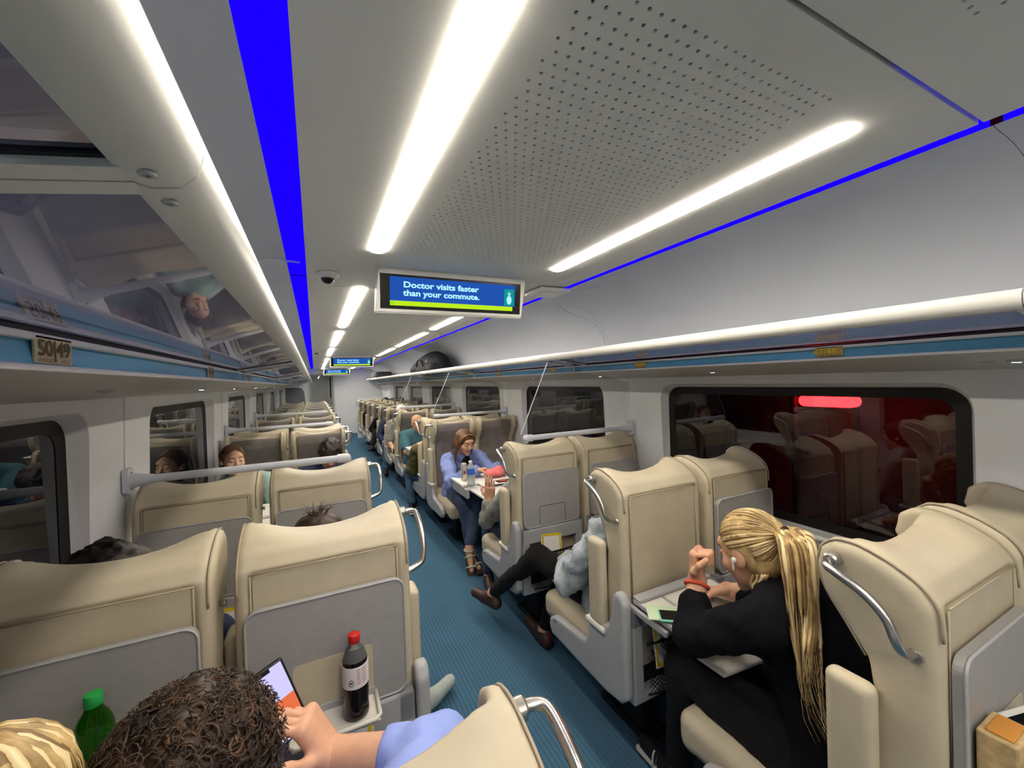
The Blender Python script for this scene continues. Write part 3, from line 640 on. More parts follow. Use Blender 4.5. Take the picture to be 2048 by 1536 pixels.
def make_seat(hand, aisle, tray='up', shelf=False, label='', row=''):
    r = thing('train_seat', label, 'seat', group='cream leather train seats')
    K = (hand, aisle)
    inst('backrest', 'back', lambda: cp('backrest'), M['leather'], r)
    inst('back_insert', 'ins', lambda: cp('insert'), M['grey_fabric'], r)
    inst('seat_cushion', 'cush', lambda: cp('cushion'), M['leather'], r)
    inst('rear_panel', 'rearp', lambda: MB().prism(rrect(-0.186, 0.70, 0.186, 1.146, 0.012, 4), 0.003, 0.02, 1), M['leather'], r, False)
    def pipe():
        mb = MB()
        for sx in (-1, 1):
            pts = smoothpts([(sx*0.221, p[0], p[1]) for p in [(0.001, 1.09), (0.006, 1.152), (0.032, 1.191), (0.08, 1.221), (0.14, 1.241), (0.185, 1.239), (0.215, 1.213), (0.224, 1.165), (0.208, 1.11), (0.168, 1.05), (0.13, 0.99)]], 3)
            mb.tube(pts, 0.0028, 5)
        mb.tube([(x, 0.0005, 1.152) for x in np.linspace(-0.193, 0.193, 4)], 0.0026, 5)
        for sx in (-1, 1): mb.tube([(sx*0.191, 0.002, 1.150), (sx*0.191, 0.002, 0.70)], 0.0024, 5)
        return mb
    inst('piping', 'pipe', pipe, M['leather_seam'], r)
    def lower():
        mb = MB(); mb.bbox((-0.225, -0.032, 0.330), (-0.172, 0.07, 0.715), 0.008); mb.bbox((0.172, -0.032, 0.330), (0.225, 0.07, 0.715), 0.008)
        mb.bbox((-0.225, -0.032, 0.625), (0.225, 0.07, 0.715), 0.008); mb.bbox((-0.225, -0.03, 0.315), (0.225, 0.10, 0.350), 0.008); return mb
    inst('pocket_frame', 'lower', lower, M['seat_shell'], r, False)
    inst('pocket_lining', 'lining', lambda: MB().box((-0.18, 0.02, 0.34), (0.18, 0.06, 0.64)), M['dark'], r, False)
    inst('pocket_net', 'net', net_mb, M['net'], r)
    def ped():
        mb = MB(); mb.bbox((-0.05, 0.12, 0.02), (0.05, 0.30, 0.345), 0.02); mb.bbox((-0.21, 0.05, 0.30), (0.21, 0.55, 0.345), 0.015); mb.bbox((-0.07, 0.05, 0.0), (0.07, 0.40, 0.03), 0.01); return mb
    inst('pedestal', 'ped', ped, M['dark'], r, False)
    if tray == 'up':
        tr = inst('tray_table', 'tray', tray_mb, M['grey_plastic'], r, False)
        inst('tray_edge', 'trayedge', frame_edge_mb, M['seat_shell'], tr)
        if not shelf: inst('shelf_outline', 'shelfline', shelf_line_mb, M['seam'], tr)
        else: deployed_shelf(tr)
    elif tray == 'down':
        tl = -0.06      # slope
        tr = MB(); 
        tr.bbox((-0.205, -0.335, 0.726), (0.205, -0.010, 0.744), 0.006, 2); trk = tr.build('tray_table', M['tray_top'], r, world=False)
        trk.rotation_euler = (math.radians(3.0), 0, 0); trk.location = (0, 0.038, 0)
        MB().bbox((-0.206, -0.055, 0.744), (0.206, -0.012, 0.760), 0.005).build('hinge_strip', M['seat_shell'], trk, world=False)
        P = [(-0.09, -0.06, 0.746), (-0.09, -0.155, 0.746), (-0.075, -0.17, 0.746), (0.075, -0.17, 0.746), (0.09, -0.155, 0.746), (0.09, -0.06, 0.746)]
        MB().tube(P, 0.005, 6).build('cup_recess_rim', M['seat_shell'], trk, True, world=False)
        MB().tube([(x, y, 0.742) for x, y in rrect(-0.203, -0.333, 0.203, -0.012, 0.02, 4)], 0.0045, 6, closed=True).build('tray_edge', M['seat_shell'], trk, True, world=False)
        for sx in (-1, 1): MB().bbox((sx*0.213-0.008, -0.20, 0.70), (sx*0.213+0.008, 0.0, 0.722), 0.004).build('tray_arm', M['seat_shell'], trk, world=False)
    if aisle:
        h = hand
        ar = inst('armrest', ('arm', h), lambda: cp('armrest', h*0.256), M['leather'], r)
        inst('armrest', ('armc', h), lambda: cp('armrest', -h*0.252), M['leather'], r)
        def sidep():
            pol = [(-0.035, 0.36), (-0.035, 0.735), (-0.015, 0.772), (0.015, 0.775), (0.035, 0.755), (0.055, 0.655), (0.075, 0.605), (0.195, 0.582), (0.205, 0.555), (0.215, 0.485), (0.24, 0.452), (0.50, 0.425), (0.545, 0.40), (0.555, 0.36), (0.53, 0.320), (0.10, 0.310), (0.0, 0.325)]
            x0, x1 = mbx(h*0.229, h*0.272); s_ = SDF(0.0085, 0.01); s_.prof(pol, x0, x1, 0.011); return s_.mb()
        inst('side_panel', ('side', h), sidep, M['seat_shell'], r)
        def ledge(): 
            x0, x1 = mbx(h*0.232, h*0.284); return MB().bbox((x0, 0.085, 0.560), (x1, 0.215, 0.588), 0.010)
        inst('armrest_cup', ('ledge', h), ledge, M['tray_top'], r, False)
        def button():
            return MB().lathe([(0.010, 0), (0.010, 0.004), (0.006, 0.005)], (h*0.272, 0.49, 0.408), 12, ax=(h, 0, 0))
        inst('recline_button', ('btn', h), button, M['metal'], r)
        def handle():
            P = smoothpts([(h*0.228, 0.182, 1.196), (h*0.262, 0.182, 1.196), (h*0.284, 0.172, 1.194), (h*0.289, 0.145, 1.184), (h*0.289, 0.10, 1.162), (h*0.288, 0.066, 1.128), (h*0.285, 0.052, 1.088), (h*0.272, 0.046, 1.062), (h*0.228, 0.040, 1.046)], 4); return MB().tube(P, 0.0095, 10)
        hd = inst('grab_handle', ('hand', h), handle, M['metal'], r)
        def collar():
            mb = MB(); mb.lathe([(0.017, 0), (0.017, 0.022), (0.013, 0.026)], (h*0.230, 0.182, 1.196), 16, ax=(h, 0, 0)); return mb
        inst('collar', ('coll', h), collar, M['metal'], hd, True, 40)
        inst('foot_collar', ('fcoll', h), lambda: MB().lathe([(0.015, 0), (0.013, 0.008)], (h*0.230, 0.040, 1.046), 14, ax=(h, 0, 0)), M['metal'], hd, True, 40)
    else:
        def stud():
            mb = MB(); mb.lathe([(0.006, 0), (0.005, 0.012), (0.009, 0.014), (0.009, 0.02)], (hand*0.229, 0.06, 1.07), 10, ax=(hand, 0, 0)); return mb
        inst('coat_hook', ('stud', hand), stud, M['metal'], r)
    return r
LA, LW, RA_, RW_ = 0.018, -0.485, 1.335, 1.845
# (rear plane Y, facing, row phrase)
FR = [(0.345, 1, 'in the nearest row'), (1.27, 1, 'in the second row'), (2.22, 1, 'in the third row under the first rail')]
FR += [(4.37, -1, 'facing the camera across the first table'), (4.55, 1, 'just past the second rail, facing away'), (6.33, -1, 'facing the camera across the second table')]
far = ['first', 'second', 'third', 'fourth', 'fifth', 'sixth']
for k in range(6): FR.append((7.33+0.97*k, -1, 'facing the camera, %s row behind the second table' % far[k]))
SEATS = {}
for ri, (yr, fc, ph) in enumerate(FR):
    for nm, xc, ais, sd in (('LA', LA, True, 'left'), ('LW', LW, False, 'left'), ('RA', RA_, True, 'right'), ('RW', RW_, False, 'right')):
        hand = (1 if sd == 'left' else -1)*fc
        tray, shelf = 'up', False
        if nm == 'RA' and ri == 1: tray = 'down'
        if nm in ('LA', 'RA') and ri == (1 if nm == 'LA' else 0): shelf = True
        if nm == 'LW' and ri == 1: shelf = True
        o = make_seat(hand, ais, tray, shelf, 'cream %s %s seat, %s' % (sd, 'aisle' if ais else 'window', ph))
        o.location = (xc, yr, 0); o.rotation_euler = (0, 0, 0 if fc > 0 else math.pi); SEATS[(ri, nm)] = o
        if ri == 0 and nm == 'LA': o.location[0] -= 0.012; o.scale = (1, 1, 0.976)      # reclined a little lower
# ================================================================= rails with clear screens
rail_y = [2.29, 4.46, 6.46]
for s in (-1, 1):
    for k, yy in enumerate(rail_y):
        t = thing('partition_rail', 'pale round rail over the seat backs on the %s, %s from the camera' % (SIDE[s], ['first', 'second', 'third'][k]), 'rail', (X(s,1.0), yy, 1.24), group='rails over the seat backs')
        xe = X(s, 0.535); xw = X(s, 1.42); zt = 1.268
        MB().tube([(xw, yy, zt), (xe, yy, zt)], 0.0175, 14).build('bar', M['rail_paint'], t, True, angle=40)
        MB().tube([(xe-s*-0.045, yy, zt), (xe, yy, zt), (xe-s*0.012, yy, zt), (xe-s*0.02, yy, zt)], [0.0225, 0.0225, 0.019, 0.006], 14).build('end_cap', M['rail_paint'], t, True, angle=50)
        br = MB().prism(rrect(yy-0.035, zt-0.055, yy+0.035, zt+0.055, 0.02, 4), min(xw-s*0.02, xw), max(xw-s*0.02, xw)+0.0, 0).build('wall_bracket', M['rail_paint'], t)
        MB().tube([(xw-s*0.015, yy, zt), (xw-s*0.10, yy, zt)], [0.035, 0.019], 14).build('flared_sleeve', M['rail_paint'], t, True, angle=50)
        for dz in (-0.03, 0.03): MB().lathe([(0.008, 0), (0.007, 0.003), (0.003, 0.003), (0.003, 0.001)], (xw-s*0.0205, yy-0.0, zt+dz), 10, ax=(-s, 0, 0)).build('bolt', M['seam'], br)
        if not (s < 0 and k == 0):
            pl = [(X(s,0.50), zt+0.03), (X(s,0.715), 1.755), (X(s,0.98), 1.72), (X(s,1.30), 1.63), (X(s,1.39), 1.60), (X(s,1.40), zt+0.02)]
            tt = thing('clear_screen', 'clear plastic screen standing over the %s rail on the %s' % (['first', 'second', 'third'][k], SIDE[s]), 'screen', (X(s,1.0), yy, zt), group='clear plastic screens')
            MB().prism(pl, yy-0.002, yy+0.002, 1).build('sheet', M['plexi'], tt)
            if s > 0: MB().tube([(pl[0][0], yy, pl[0][1]), (pl[1][0], yy, pl[1][1])], 0.0028, 6).build('edge_strip', M['rail_paint'], tt)
# ================================================================= tables between facing seats
for s in (-1, 1):
    for k, (ya, yb) in enumerate(((3.05, 3.55), (5.15, 5.65))):
        t = thing('folding_table', 'white folding table between facing seats on the %s, %s from the camera' % (SIDE[s], ['first', 'second'][k]), 'table', (X(s,0.95), (ya+yb)/2, 0), group='tables between facing seats')
        x0, x1 = sorted((X(s,0.43), X(s,1.40))); ym = (ya+yb)/2-0.07
        MB().bbox((x0, ym+0.05, 0.738), (x1, yb+0.06, 0.762), 0.006).build('table_top', M['table_white'], t)
        xi0, xi1 = sorted((X(s,0.47), X(s,1.40)))
        MB().bbox((xi0, ya-0.16, 0.722), (xi1, ym+0.045, 0.742), 0.006).build('folding_leaf', M['table_white'], t)
        xe0, xe1 = sorted((X(s,0.44), X(s,0.47))); MB().bbox((xe0, ym-0.02, 0.655), (xe1, yb+0.05, 0.738), 0.01).build('end_apron', M['seat_shell'], t)
        xl0, xl1 = sorted((X(s,1.05), X(s,1.15))); MB().bbox((xl0, ym+0.05, 0.0), (xl1, ym+0.15, 0.74), 0.02).build('leg', M['seat_shell'], t)
# ================================================================= people
pmat('skin', '#d2a183', 0.5, var=(25, 0.07)); pmat('skin_tan', '#c29673', 0.5, var=(25, 0.07)); pmat('skin_pale', '#ddb296', 0.5, var=(25, 0.06)); pmat('skin_dark', '#8a5a3c', 0.5, var=(25, 0.07))
pmat('lips', '#b06a5c', 0.45); pmat('nail', '#f4efec', 0.3); pmat('eye', '#f0ece6', 0.3); pmat('iris', '#30231a', 0.2)
pmat('hair_blond', '#cdb079', 0.45, col2='#957a4c', var=(30, 0.2)); pmat('hair_blond_dark', '#80643c', 0.5); pmat('hair_blond_light', '#e6d2a2', 0.42)
pmat('hair_brown', '#3a281b', 0.5, col2='#22160e', var=(40, 0.3)); pmat('hair_brown_light', '#543b28', 0.5); pmat('hair_dark', '#241a15', 0.5, var=(40, 0.3)); pmat('hair_honey', '#7a5532', 0.5, col2='#4c3320', var=(20, 0.3)); pmat('hair_honey_light', '#9a7444', 0.5)
pmat('cloth_black', '#0d0d12', 0.95, bump=(60, 0.25), spec=0.2); pmat('cloth_black2', '#050506', 0.95, bump=(40, 0.2))
pmat('cloth_denim_light', '#a8b2b8', 0.9, var=(16, 0.22), bump=(120, 0.25)); pmat('cloth_denim', '#3b4a63', 0.9, var=(10, 0.25), bump=(120, 0.25)); pmat('cloth_denim_mid', '#506a86', 0.9, var=(10, 0.3), bump=(120, 0.2))
pmat('cloth_periwinkle', '#7f8fc6', 0.9, var=(14, 0.15), bump=(70, 0.3)); pmat('cloth_shirt_blue', '#8fa2e2', 0.8, var=(12, 0.08), bump=(50, 0.2))
pmat('cloth_olive', '#4a4726', 0.8, var=(10, 0.2), bump=(60, 0.3)); pmat('cloth_teal', '#3b6873', 0.85, var=(12, 0.12), bump=(70, 0.25)); pmat('cloth_grey', '#8b8a84', 0.9, var=(18, 0.2), bump=(60, 0.3)); pmat('cloth_navy', '#2a3350', 0.9, var=(14, 0.15)); pmat('cloth_mint', '#9db8b2', 0.9, var=(14, 0.12)); pmat('cloth_cream', '#d8d2c4', 0.9)
pmat('shoe_black', '#131316', 0.6); pmat('shoe_sole', '#d9d6cd', 0.6); pmat('shoe_grey', '#a9b2ab', 0.8, var=(60, 0.08), bump=(200, 0.2)); pmat('shoe_brown', '#3d2a20', 0.5); pmat('strap_mint', '#b9c9bd', 0.6); pmat('red_band', '#d8583a', 0.6)
pmat('phone_mint', '#8fdcc0', 0.35); pmat('note_green', '#c2d4b4', 0.7)
emat('phone_screen', '#b9b4e6', 0.55); emat('phone_orange', '#d2683f', 0.5)
UP = A(0, 0, 1)
def frame(f, u=UP):
    f = nrm(f); r = nrm(np.cross(f, u)); u2 = np.cross(r, f); return np.stack([r, f, u2], 1)    # local x=right, y=forward, z=up
def head_sdf(c, F, sc=1.0, cell=0.0055, eyes_closed=True, ears=True):
    s = SDF(cell, 0.014); T = lambda x, y, z: c+F@(A(x, y, z)*sc); E = lambda p, r, k=None, op='u': s.ell(T(*p), A(*r)*sc, F, k, op)
    E((0, -0.012, 0.030), (0.076, 0.094, 0.084)); E((0, 0.022, -0.020), (0.062, 0.070, 0.080), 0.03); E((0, 0.040, -0.066), (0.043, 0.045, 0.042), 0.03)
    s.cone(T(0, 0.078, -0.098), T(0, 0.076, -0.100), 0.017*sc, k=0.02)
    E((0, 0.076, 0.042), (0.048, 0.020, 0.020), 0.02)
    for x in (-1, 1):
        E((x*0.031, 0.098, 0.012), (0.018, 0.016, 0.012), 0.012, 's'); E((x*0.031, 0.0795, 0.010), (0.015, 0.013, 0.0115), 0.004)
        E((x*0.042, 0.058, -0.025), (0.024, 0.026, 0.022), 0.02)
        if ears:
            E((x*0.077, -0.008, -0.004), (0.010, 0.020, 0.031), 0.006); E((x*0.088, -0.002, 0.000), (0.006, 0.010, 0.016), 0.004, 's')
    s.cone(T(0, 0.088, 0.020), T(0, 0.108, -0.018), 0.008*sc, 0.012*sc, 0.012); s.cone(T(-0.011, 0.096, -0.022), T(0.011, 0.096, -0.022), 0.008*sc, k=0.008)
    s.cone(T(-0.018, 0.082, -0.052), T(0.018, 0.082, -0.052), 0.0062*sc, k=0.006); s.cone(T(-0.015, 0.081, -0.062), T(0.015, 0.081, -0.062), 0.0070*sc, k=0.006)
    s.cone(T(-0.02, 0.094, -0.057), T(0.02, 0.094, -0.057), 0.0025*sc, k=0.004, op='s')
    return s
def lip_mask(v, f, c, F, sc):
    P = (np.mean(v[f], axis=1)-c)@F/sc; m = (np.abs(P[:, 0]) < 0.023) & (P[:, 2] < -0.046) & (P[:, 2] > -0.069) & (P[:, 1] > 0.078-8*np.maximum(0, np.abs(P[:, 0])-0.016)*0.5); return m.astype(int)
def hand_sdf(w, d, n, thumb, curl=(25, 30, 20), sc=1.0, spread=0.10, tc=(20, 20), cell=0.0038):
    """w wrist, d finger direction, n palm normal (side the fingers curl to), thumb=+1/-1 along d x n"""
    s = SDF(cell, 0.007); d = nrm(d); n = nrm(n-d*(n@d)); x = np.cross(d, n)*thumb      # x points to the thumb side
    L_ = 0.085*sc
    s.cone(w-d*0.05*sc, w, 0.027*sc, 0.026*sc, 0.02)
    for t in (-0.028, -0.010, 0.010, 0.027): s.cone(w+x*t*0.75*sc, w+d*L_+x*t*sc, 0.016*sc, 0.0135*sc, 0.014)
    for t, ln, r in ((0.029, 0.94, 0.0088), (0.010, 1.05, 0.0092), (-0.010, 0.98, 0.0088), (-0.028, 0.78, 0.0078)):
        p = w+d*L_*(1.0-0.12*(t < -0.02))+x*t*sc; ang = 0; dd0 = nrm(d+x*t*spread*12)
        for q, (l, a) in enumerate(zip((0.043, 0.027, 0.021), curl)):
            ang += math.radians(a); dd = dd0*math.cos(ang)+n*math.sin(ang); p2 = p+dd*l*ln*sc; s.cone(p, p2, (r-0.0007*q)*sc, (r-0.0007*(q+1))*sc, 0.004); p = p2
    p = w+d*0.018*sc+x*0.026*sc; dd = nrm(d*0.75+x*0.75+n*0.25)
    s.cone(p-x*0.012*sc, p+dd*0.036*sc, 0.015*sc, 0.012*sc, 0.012); p = p+dd*0.036*sc
    for l, a in ((0.032, tc[0]), (0.026, tc[1])):
        dd = nrm(dd*math.cos(math.radians(a))+nrm(n*0.6-x*0.5+d*0.4)*math.sin(math.radians(a))); s.cone(p, p+dd*l*sc, 0.0102*sc, 0.009*sc, 0.005); p = p+dd*l*sc
    return s
def torso(s, J, g=0.0, b=1.0, k=0.05):
    ax = nrm(J['neck']-J['pelvis']); rt = J['shR']-J['shL']; rt = nrm(rt-ax*(rt@ax)); fw = np.cross(ax, rt); R_ = np.stack([rt, fw, ax], 1)
    ch = J.get('chest', J['pelvis']*0.42+J['neck']*0.58); wa = J['pelvis']*0.72+ch*0.28+0.15*(ch-J['pelvis']); sw = np.linalg.norm(J['shR']-J['shL'])/2
    s.ell(ch, A(sw*0.86+g, 0.112*b+g, 0.17+g), R_, k); s.ell(wa, A(0.142*b+g, 0.108*b+g, 0.15+g), R_, k); s.ell(J['pelvis'], A(0.165*b+g, 0.125*b+g, 0.115+g), R_, k)
    s.cone(J['shL']+0.1*(J['neck']-J['shL']), J['neck'], 0.050*b+g, 0.052*b+g, k); s.cone(J['shR']+0.1*(J['neck']-J['shR']), J['neck'], 0.050*b+g, 0.052*b+g, k)
    return R_
def arm(s, J, sd, g=0.0, b=1.0, upto=1.0, k=0.02):
    a, e, w = J['sh'+sd], J['el'+sd], J['wr'+sd]
    if upto <= 0.5:
        q = a+(e-a)*(upto*2); s.cone(a, q, 0.056*b+g, 0.050*b+g+0.006, k); return
    s.cone(a, e, 0.054*b+g, 0.042*b+g, k); q = e+(w-e)*((upto-0.5)*2); s.cone(e, q, 0.043*b+g, 0.032*b+g+(0.004 if g else 0), k)
def leg(s, J, sd, g=0.0, b=1.0, upto=1.0, k=0.03):
    a, n, w = J['hip'+sd], J['kn'+sd], J['an'+sd]; s.cone(a, n, 0.088*b+g, 0.060*b+g, k); q = n+(w-n)*upto; s.cone(n, q, 0.060*b+g, (0.060+(0.036-0.060)*upto)*b+g, k)
def shoe(s, an, toe, g=0.0, w=0.036):
    """low shoe from the ankle to the toe point"""
    d = nrm(A(*(toe-an)[:2], 0)) if abs((toe-an)[2]) < 0.12 else nrm(toe-an); heel = an-d*0.035; heel = A(heel[0], heel[1], min(an[2]-0.055, heel[2])) if abs((toe-an)[2]) < 0.12 else an-d*0.01
    s.cone(heel, toe, w+g, w*0.82+g, 0.02); s.cone(an-UP*0.02, heel*0.5+toe*0.5, 0.038+g, 0.030+g, 0.025)
def person(name, label, J, cfg):
    """one passenger: body is the top-level mesh; hair, garments and shoes are its children"""
    J = {k: np.asarray(v, float) for k, v in J.items()}; b = cfg.get('build', 1.0); cell = cfg.get('cell', 0.012); skin = M[cfg.get('skin', 'skin')]
    F = frame(J['look'], cfg.get('hup', UP)); c = J['head']; hs = cfg.get('hscale', 1.0); mb = MB()
    s = SDF(cell, 0.03); torso(s, J, 0.0, b); 
    s.cone(J['neck']+(J['head']-J['neck'])*-0.1, c+F@A(0, -0.02, -0.07)*hs, 0.056*b, 0.050*b, 0.02)
    for sd in 'LR':
        arm(s, J, sd, 0.0, b); leg(s, J, sd, 0.0, b)
        if cfg.get('shoes'):
            t = J.get('toe'+sd); shoe(s, J['an'+sd], t, -0.008)
    bb = s.mb(); mb.add(bb.v, bb.f, 0)
    hd = head_sdf(c, F, hs, cfg.get('hcell', 0.0065)); v, f = hd.mesh(); lm = lip_mask(v, f, c, F, hs); n = len(mb.v); mb.v += [tuple(p) for p in v]; mb.f += [tuple(int(i)+n for i in q) for q in f]; mb.m += list(lm)
    for sd in 'LR':
        if cfg.get('hand'+sd):
            d, nn, th, cu, kw = cfg['hand'+sd]; hb = hand_sdf(J['wr'+sd], A(*d), A(*nn), th, cu, **kw).mb(); mb.add(hb.v, hb.f, 0)
    body = mb.build('person', [skin, M['lips']], None, True); tag(body, label, 'person')
    # garments
    for gname, mat, kind, opt in cfg.get('wear', []):
        s = SDF(cell*0.95, 0.03); g = opt.get('g', 0.012)
        if kind == 'top':
            R_ = torso(s, J, g, b)
            for sd in 'LR': arm(s, J, sd, g*opt.get('sg', 1.0), b, opt.get('sleeve', 0.97))
            if opt.get('long'): s.ell(J['pelvis']-UP*0.02, A(0.19*b, 0.16*b, 0.13), R_, 0.05)
            if opt.get('collar'):
                ax = nrm(J['neck']-J['pelvis']); ct = J['neck']+ax*0.02
                for k2 in range(10):
                    a0, a1 = 2*math.pi*k2/10, 2*math.pi*(k2+1)/10; p = lambda a: ct+R_@A(0.066*math.cos(a), 0.06*math.sin(a), 0.012*math.cos(2*a)); s.cone(p(a0), p(a1), opt['collar'], k=0.012)
            # open the neck
            s.cone(J['neck']+nrm(c-J['neck'])*0.02, c, 0.055*b, 0.06*b, 0.01, 's')
        elif kind == 'bottom':
            R_ = np.eye(3); s.ell(J['pelvis'], A(0.175*b, 0.145*b, 0.115), None, 0.05)
            for sd in 'LR': leg(s, J, sd, g, b, opt.get('leg', 0.92))
        elif kind == 'shoe':
            sd = opt['side']; shoe(s, J['an'+sd], J['toe'+sd], 0.004)
        amp = opt.get('wr', 0.004); sd_ = opt.get('seed', 1.0)
        if kind != 'shoe': s.disp = lambda P: amp*noise3(P, 38.0, sd_)+amp*0.6*noise3(P, 75.0, sd_+2)
        gm = s.mb(); o = gm.build(gname, M[mat], body, True)
        if kind == 'shoe' and opt.get('sole'):
            an, toe = J['an'+opt['side']], J['toe'+opt['side']]; d = nrm(A(*(toe-an)[:2], 0)); ss = SDF(0.008, 0.01); hz = min(an[2]-0.055, toe[2])-0.028
            ss.rbox(((an-d*0.035+toe)[0]/2, (an-d*0.035+toe)[1]/2, max(0.012, hz)), (0.040, np.linalg.norm((toe-an)[:2])/2+0.05, 0.012), 0.010, frame(d), 0.01); ss.mb().build('sole', M['shoe_sole'], o, True)
    # brows
    if cfg.get('face', True):
        mbb = MB()
        for sx in (-1, 1):
            P = [c+F@(A(sx*x, y, z)*hs) for x, y, z in ((0.014, 0.0955, 0.030), (0.030, 0.0925, 0.0355), (0.047, 0.080, 0.031))]; mbb.tube(smoothpts(P, 3), [0.0022]*7 if len(smoothpts(P, 3)) == 7 else 0.0022, 5)
        mbb.build('eyebrows', M[cfg.get('brow', 'hair_brown')], body, True)
        ml = MB()
        for sx in (-1, 1):
            z0 = cfg.get('lid', -0.004); P = [c+F@(A(sx*x, y, z)*hs) for x, y, z in ((0.018, 0.0855, 0.008+z0), (0.031, 0.0935, 0.005+z0), (0.044, 0.0835, 0.008+z0))]; ml.tube(smoothpts(P, 3), 0.0014, 5)
        ml.build('eyelashes', M['hair_dark'], body, True)
    return body, F, c, hs
def hair_cap(body, F, c, hs, mat, grow=0.012, low=0.0, cell=0.0075, front=0.0, noise=(0.003, 60), name='hair', extra=None, cut=1.0, nape=1.0):
    s = SDF(cell, 0.012); s.ell(c+F@A(0, -0.016, 0.032)*hs, A(0.077+grow, 0.094+grow, 0.086+grow)*hs, F); s.ell(c+F@A(0, -0.045, -0.03)*hs, A(0.072+grow*0.6, 0.058+grow*0.6, 0.062+low)*hs*nape, F, 0.02)
    if extra: extra(s)
    s.ell(c+F@A(0, 0.112+front, -0.045)*hs, A(0.092*(cut*0.5+0.5), 0.085, 0.115*cut)*hs, F, 0.014, 's')
    if noise: s.disp = lambda P: noise[0]*noise3(P, noise[1], 0.7)+noise[0]*0.6*noise3(P, noise[1]*2.1, 1.9)
    return s.mb().build(name, M[mat] if isinstance(mat, str) else mat, body, True)
def strands(name, body, mats, guides, r0, sides=5, seed=1):
    """locks of hair as tapered tubes; guides: list of (points, radius)"""
    rg = random.Random(seed); mb = MB()
    for P, r in guides:
        n = len(P); rad = [r*(0.55+0.45*math.sin(math.pi*min(1, (i+1.2)/(n*0.6))) if i < n*0.5 else r*(1.0-0.85*((i-n*0.5)/(n*0.5))**1.6))/ (r if i < n*0.5 else 1)*(r if i < n*0.5 else 1) for i in range(n)]
        mb.tube(P, [max(0.0006, x) for x in rad], sides, m=rg.randrange(len(mats)))
    return mb.build(name, [M[m] for m in mats], body, True)
# ---- the woman in black at the near tray table
J = dict(pelvis=(1.33, 0.60, 0.54), neck=(1.31, 0.755, 0.955), head=(1.300, 0.858, 1.045), look=(0.05, 0.90, -0.36), shL=(1.155, 0.74, 0.905), shR=(1.475, 0.72, 0.90),
         elL=(1.105, 0.945, 0.775), wrL=(1.205, 1.005, 0.915), elR=(1.50, 0.93, 0.765), wrR=(1.425, 1.05, 0.795), hipL=(1.25, 0.68, 0.52), hipR=(1.41, 0.68, 0.52), knL=(1.22, 1.08, 0.545), knR=(1.43, 1.08, 0.545),
         anL=(1.235, 1.14, 0.11), anR=(1.44, 1.15, 0.11), toeL=(1.24, 1.32, 0.055), toeR=(1.44, 1.33, 0.055), chest=(1.325, 0.675, 0.775))
cfg = dict(skin='skin', cell=0.010, hcell=0.0048, hscale=1.07, shoes=True, lid=-0.004, brow='hair_honey', handL=((0.02, 0.02, 1.0), (0.35, -0.85, 0.1), -1, (80, 95, 70), dict(tc=(35, 45), cell=0.0034, sc=1.12)), handR=((-0.35, 0.75, -0.25), (-0.2, -0.3, -0.9), 1, (45, 50, 30), {}),
           wear=[('sweater', 'cloth_black', 'top', dict(g=0.017, long=True, collar=0.014, wr=0.006, sleeve=0.76)), ('trousers', 'cloth_black2', 'bottom', dict(g=0.012)), ('shoe', 'shoe_black', 'shoe', dict(side='L', sole=True)), ('shoe', 'shoe_black', 'shoe', dict(side='R', sole=True))])
body, F, c, hs = person('person', 'blond woman with ponytail in a black sweater leaning on a tray', J, cfg)
hair = hair_cap(body, F, c, hs, 'hair_blond', 0.007, -0.008, 0.006, 0.004, noise=None, nape=0.90)
KN = c+F@A(0.0, -0.128, 0.046)
G = []; rg = random.Random(3)
EC = c+F@A(0, -0.016, 0.032)*1.07; ER = A(0.0855, 0.1025, 0.0945)*1.075
for i in range(300):
    # start on the hairline: a ring over the forehead and down to the ears and nape
    a = rg.uniform(-1, 1)*3.14; x, z = math.sin(a), math.cos(a)
    p0 = A(x*0.9, (0.66-0.56*max(0, abs(a)-0.9) if abs(a) < 1.62 else -0.42)+rg.uniform(-0.03, 0.03), z*(0.78 if z > 0 else 0.95)); p0 = nrm(p0)
    p1 = nrm((F.T@(KN-EC))/ER); P = []
    for t in np.linspace(0, 1, 11):
        om = math.acos(np.clip(p0@p1, -1, 1)); q = (math.sin((1-t)*om)*p0+math.sin(t*om)*p1)/max(1e-4, math.sin(om)); bulge = 1.0+0.012*math.sin(math.pi*t)+rg.uniform(0, 0.012)
        P.append(EC+F@(q*ER*bulge))
    G.append((P, rg.uniform(0.0028, 0.0048)))
strands('hair_strands', hair, ['hair_blond', 'hair_blond', 'hair_blond_light', 'hair_blond_dark'], G, 0.004, 5)
MB().tube([KN+F@A(0.019*math.cos(a), -0.010+0.004*math.sin(3*a), 0.019*math.sin(a)) for a in np.linspace(0, 2*math.pi, 17)[:-1]], 0.009, 7, closed=True).build('hair_tie', M['hair_brown'], body, True)
# ponytail down the back
PT = smoothpts([KN, KN+A(-0.01, -0.035, 0.014), KN+A(-0.03, -0.060, -0.025), (1.225, 0.668, 0.97), (1.185, 0.648, 0.89), (1.170, 0.638, 0.815), (1.172, 0.622, 0.735)], 5)
G = []
for i in range(130):
    a = rg.uniform(0, 2*math.pi); rr = math.sqrt(rg.random()); ph = rg.uniform(0, 6); P = []; n = len(PT); ln = rg.uniform(0.72, 1.0)
    for j in range(int(n*ln)):
        t = j/(n-1); wd = 0.012+0.050*math.sin(math.pi*min(1, t*1.2+0.12))*(1-0.35*t)+0.012*t; wv = 0.013*t*math.sin(9*t+ph)
        P.append(PT[j]+A(math.cos(a)*rr*wd*1.15+wv, math.sin(a)*rr*wd*0.62+wv*0.6, 0.006*math.sin(a+3*t)))
    G.append((P, rg.uniform(0.004, 0.008)))
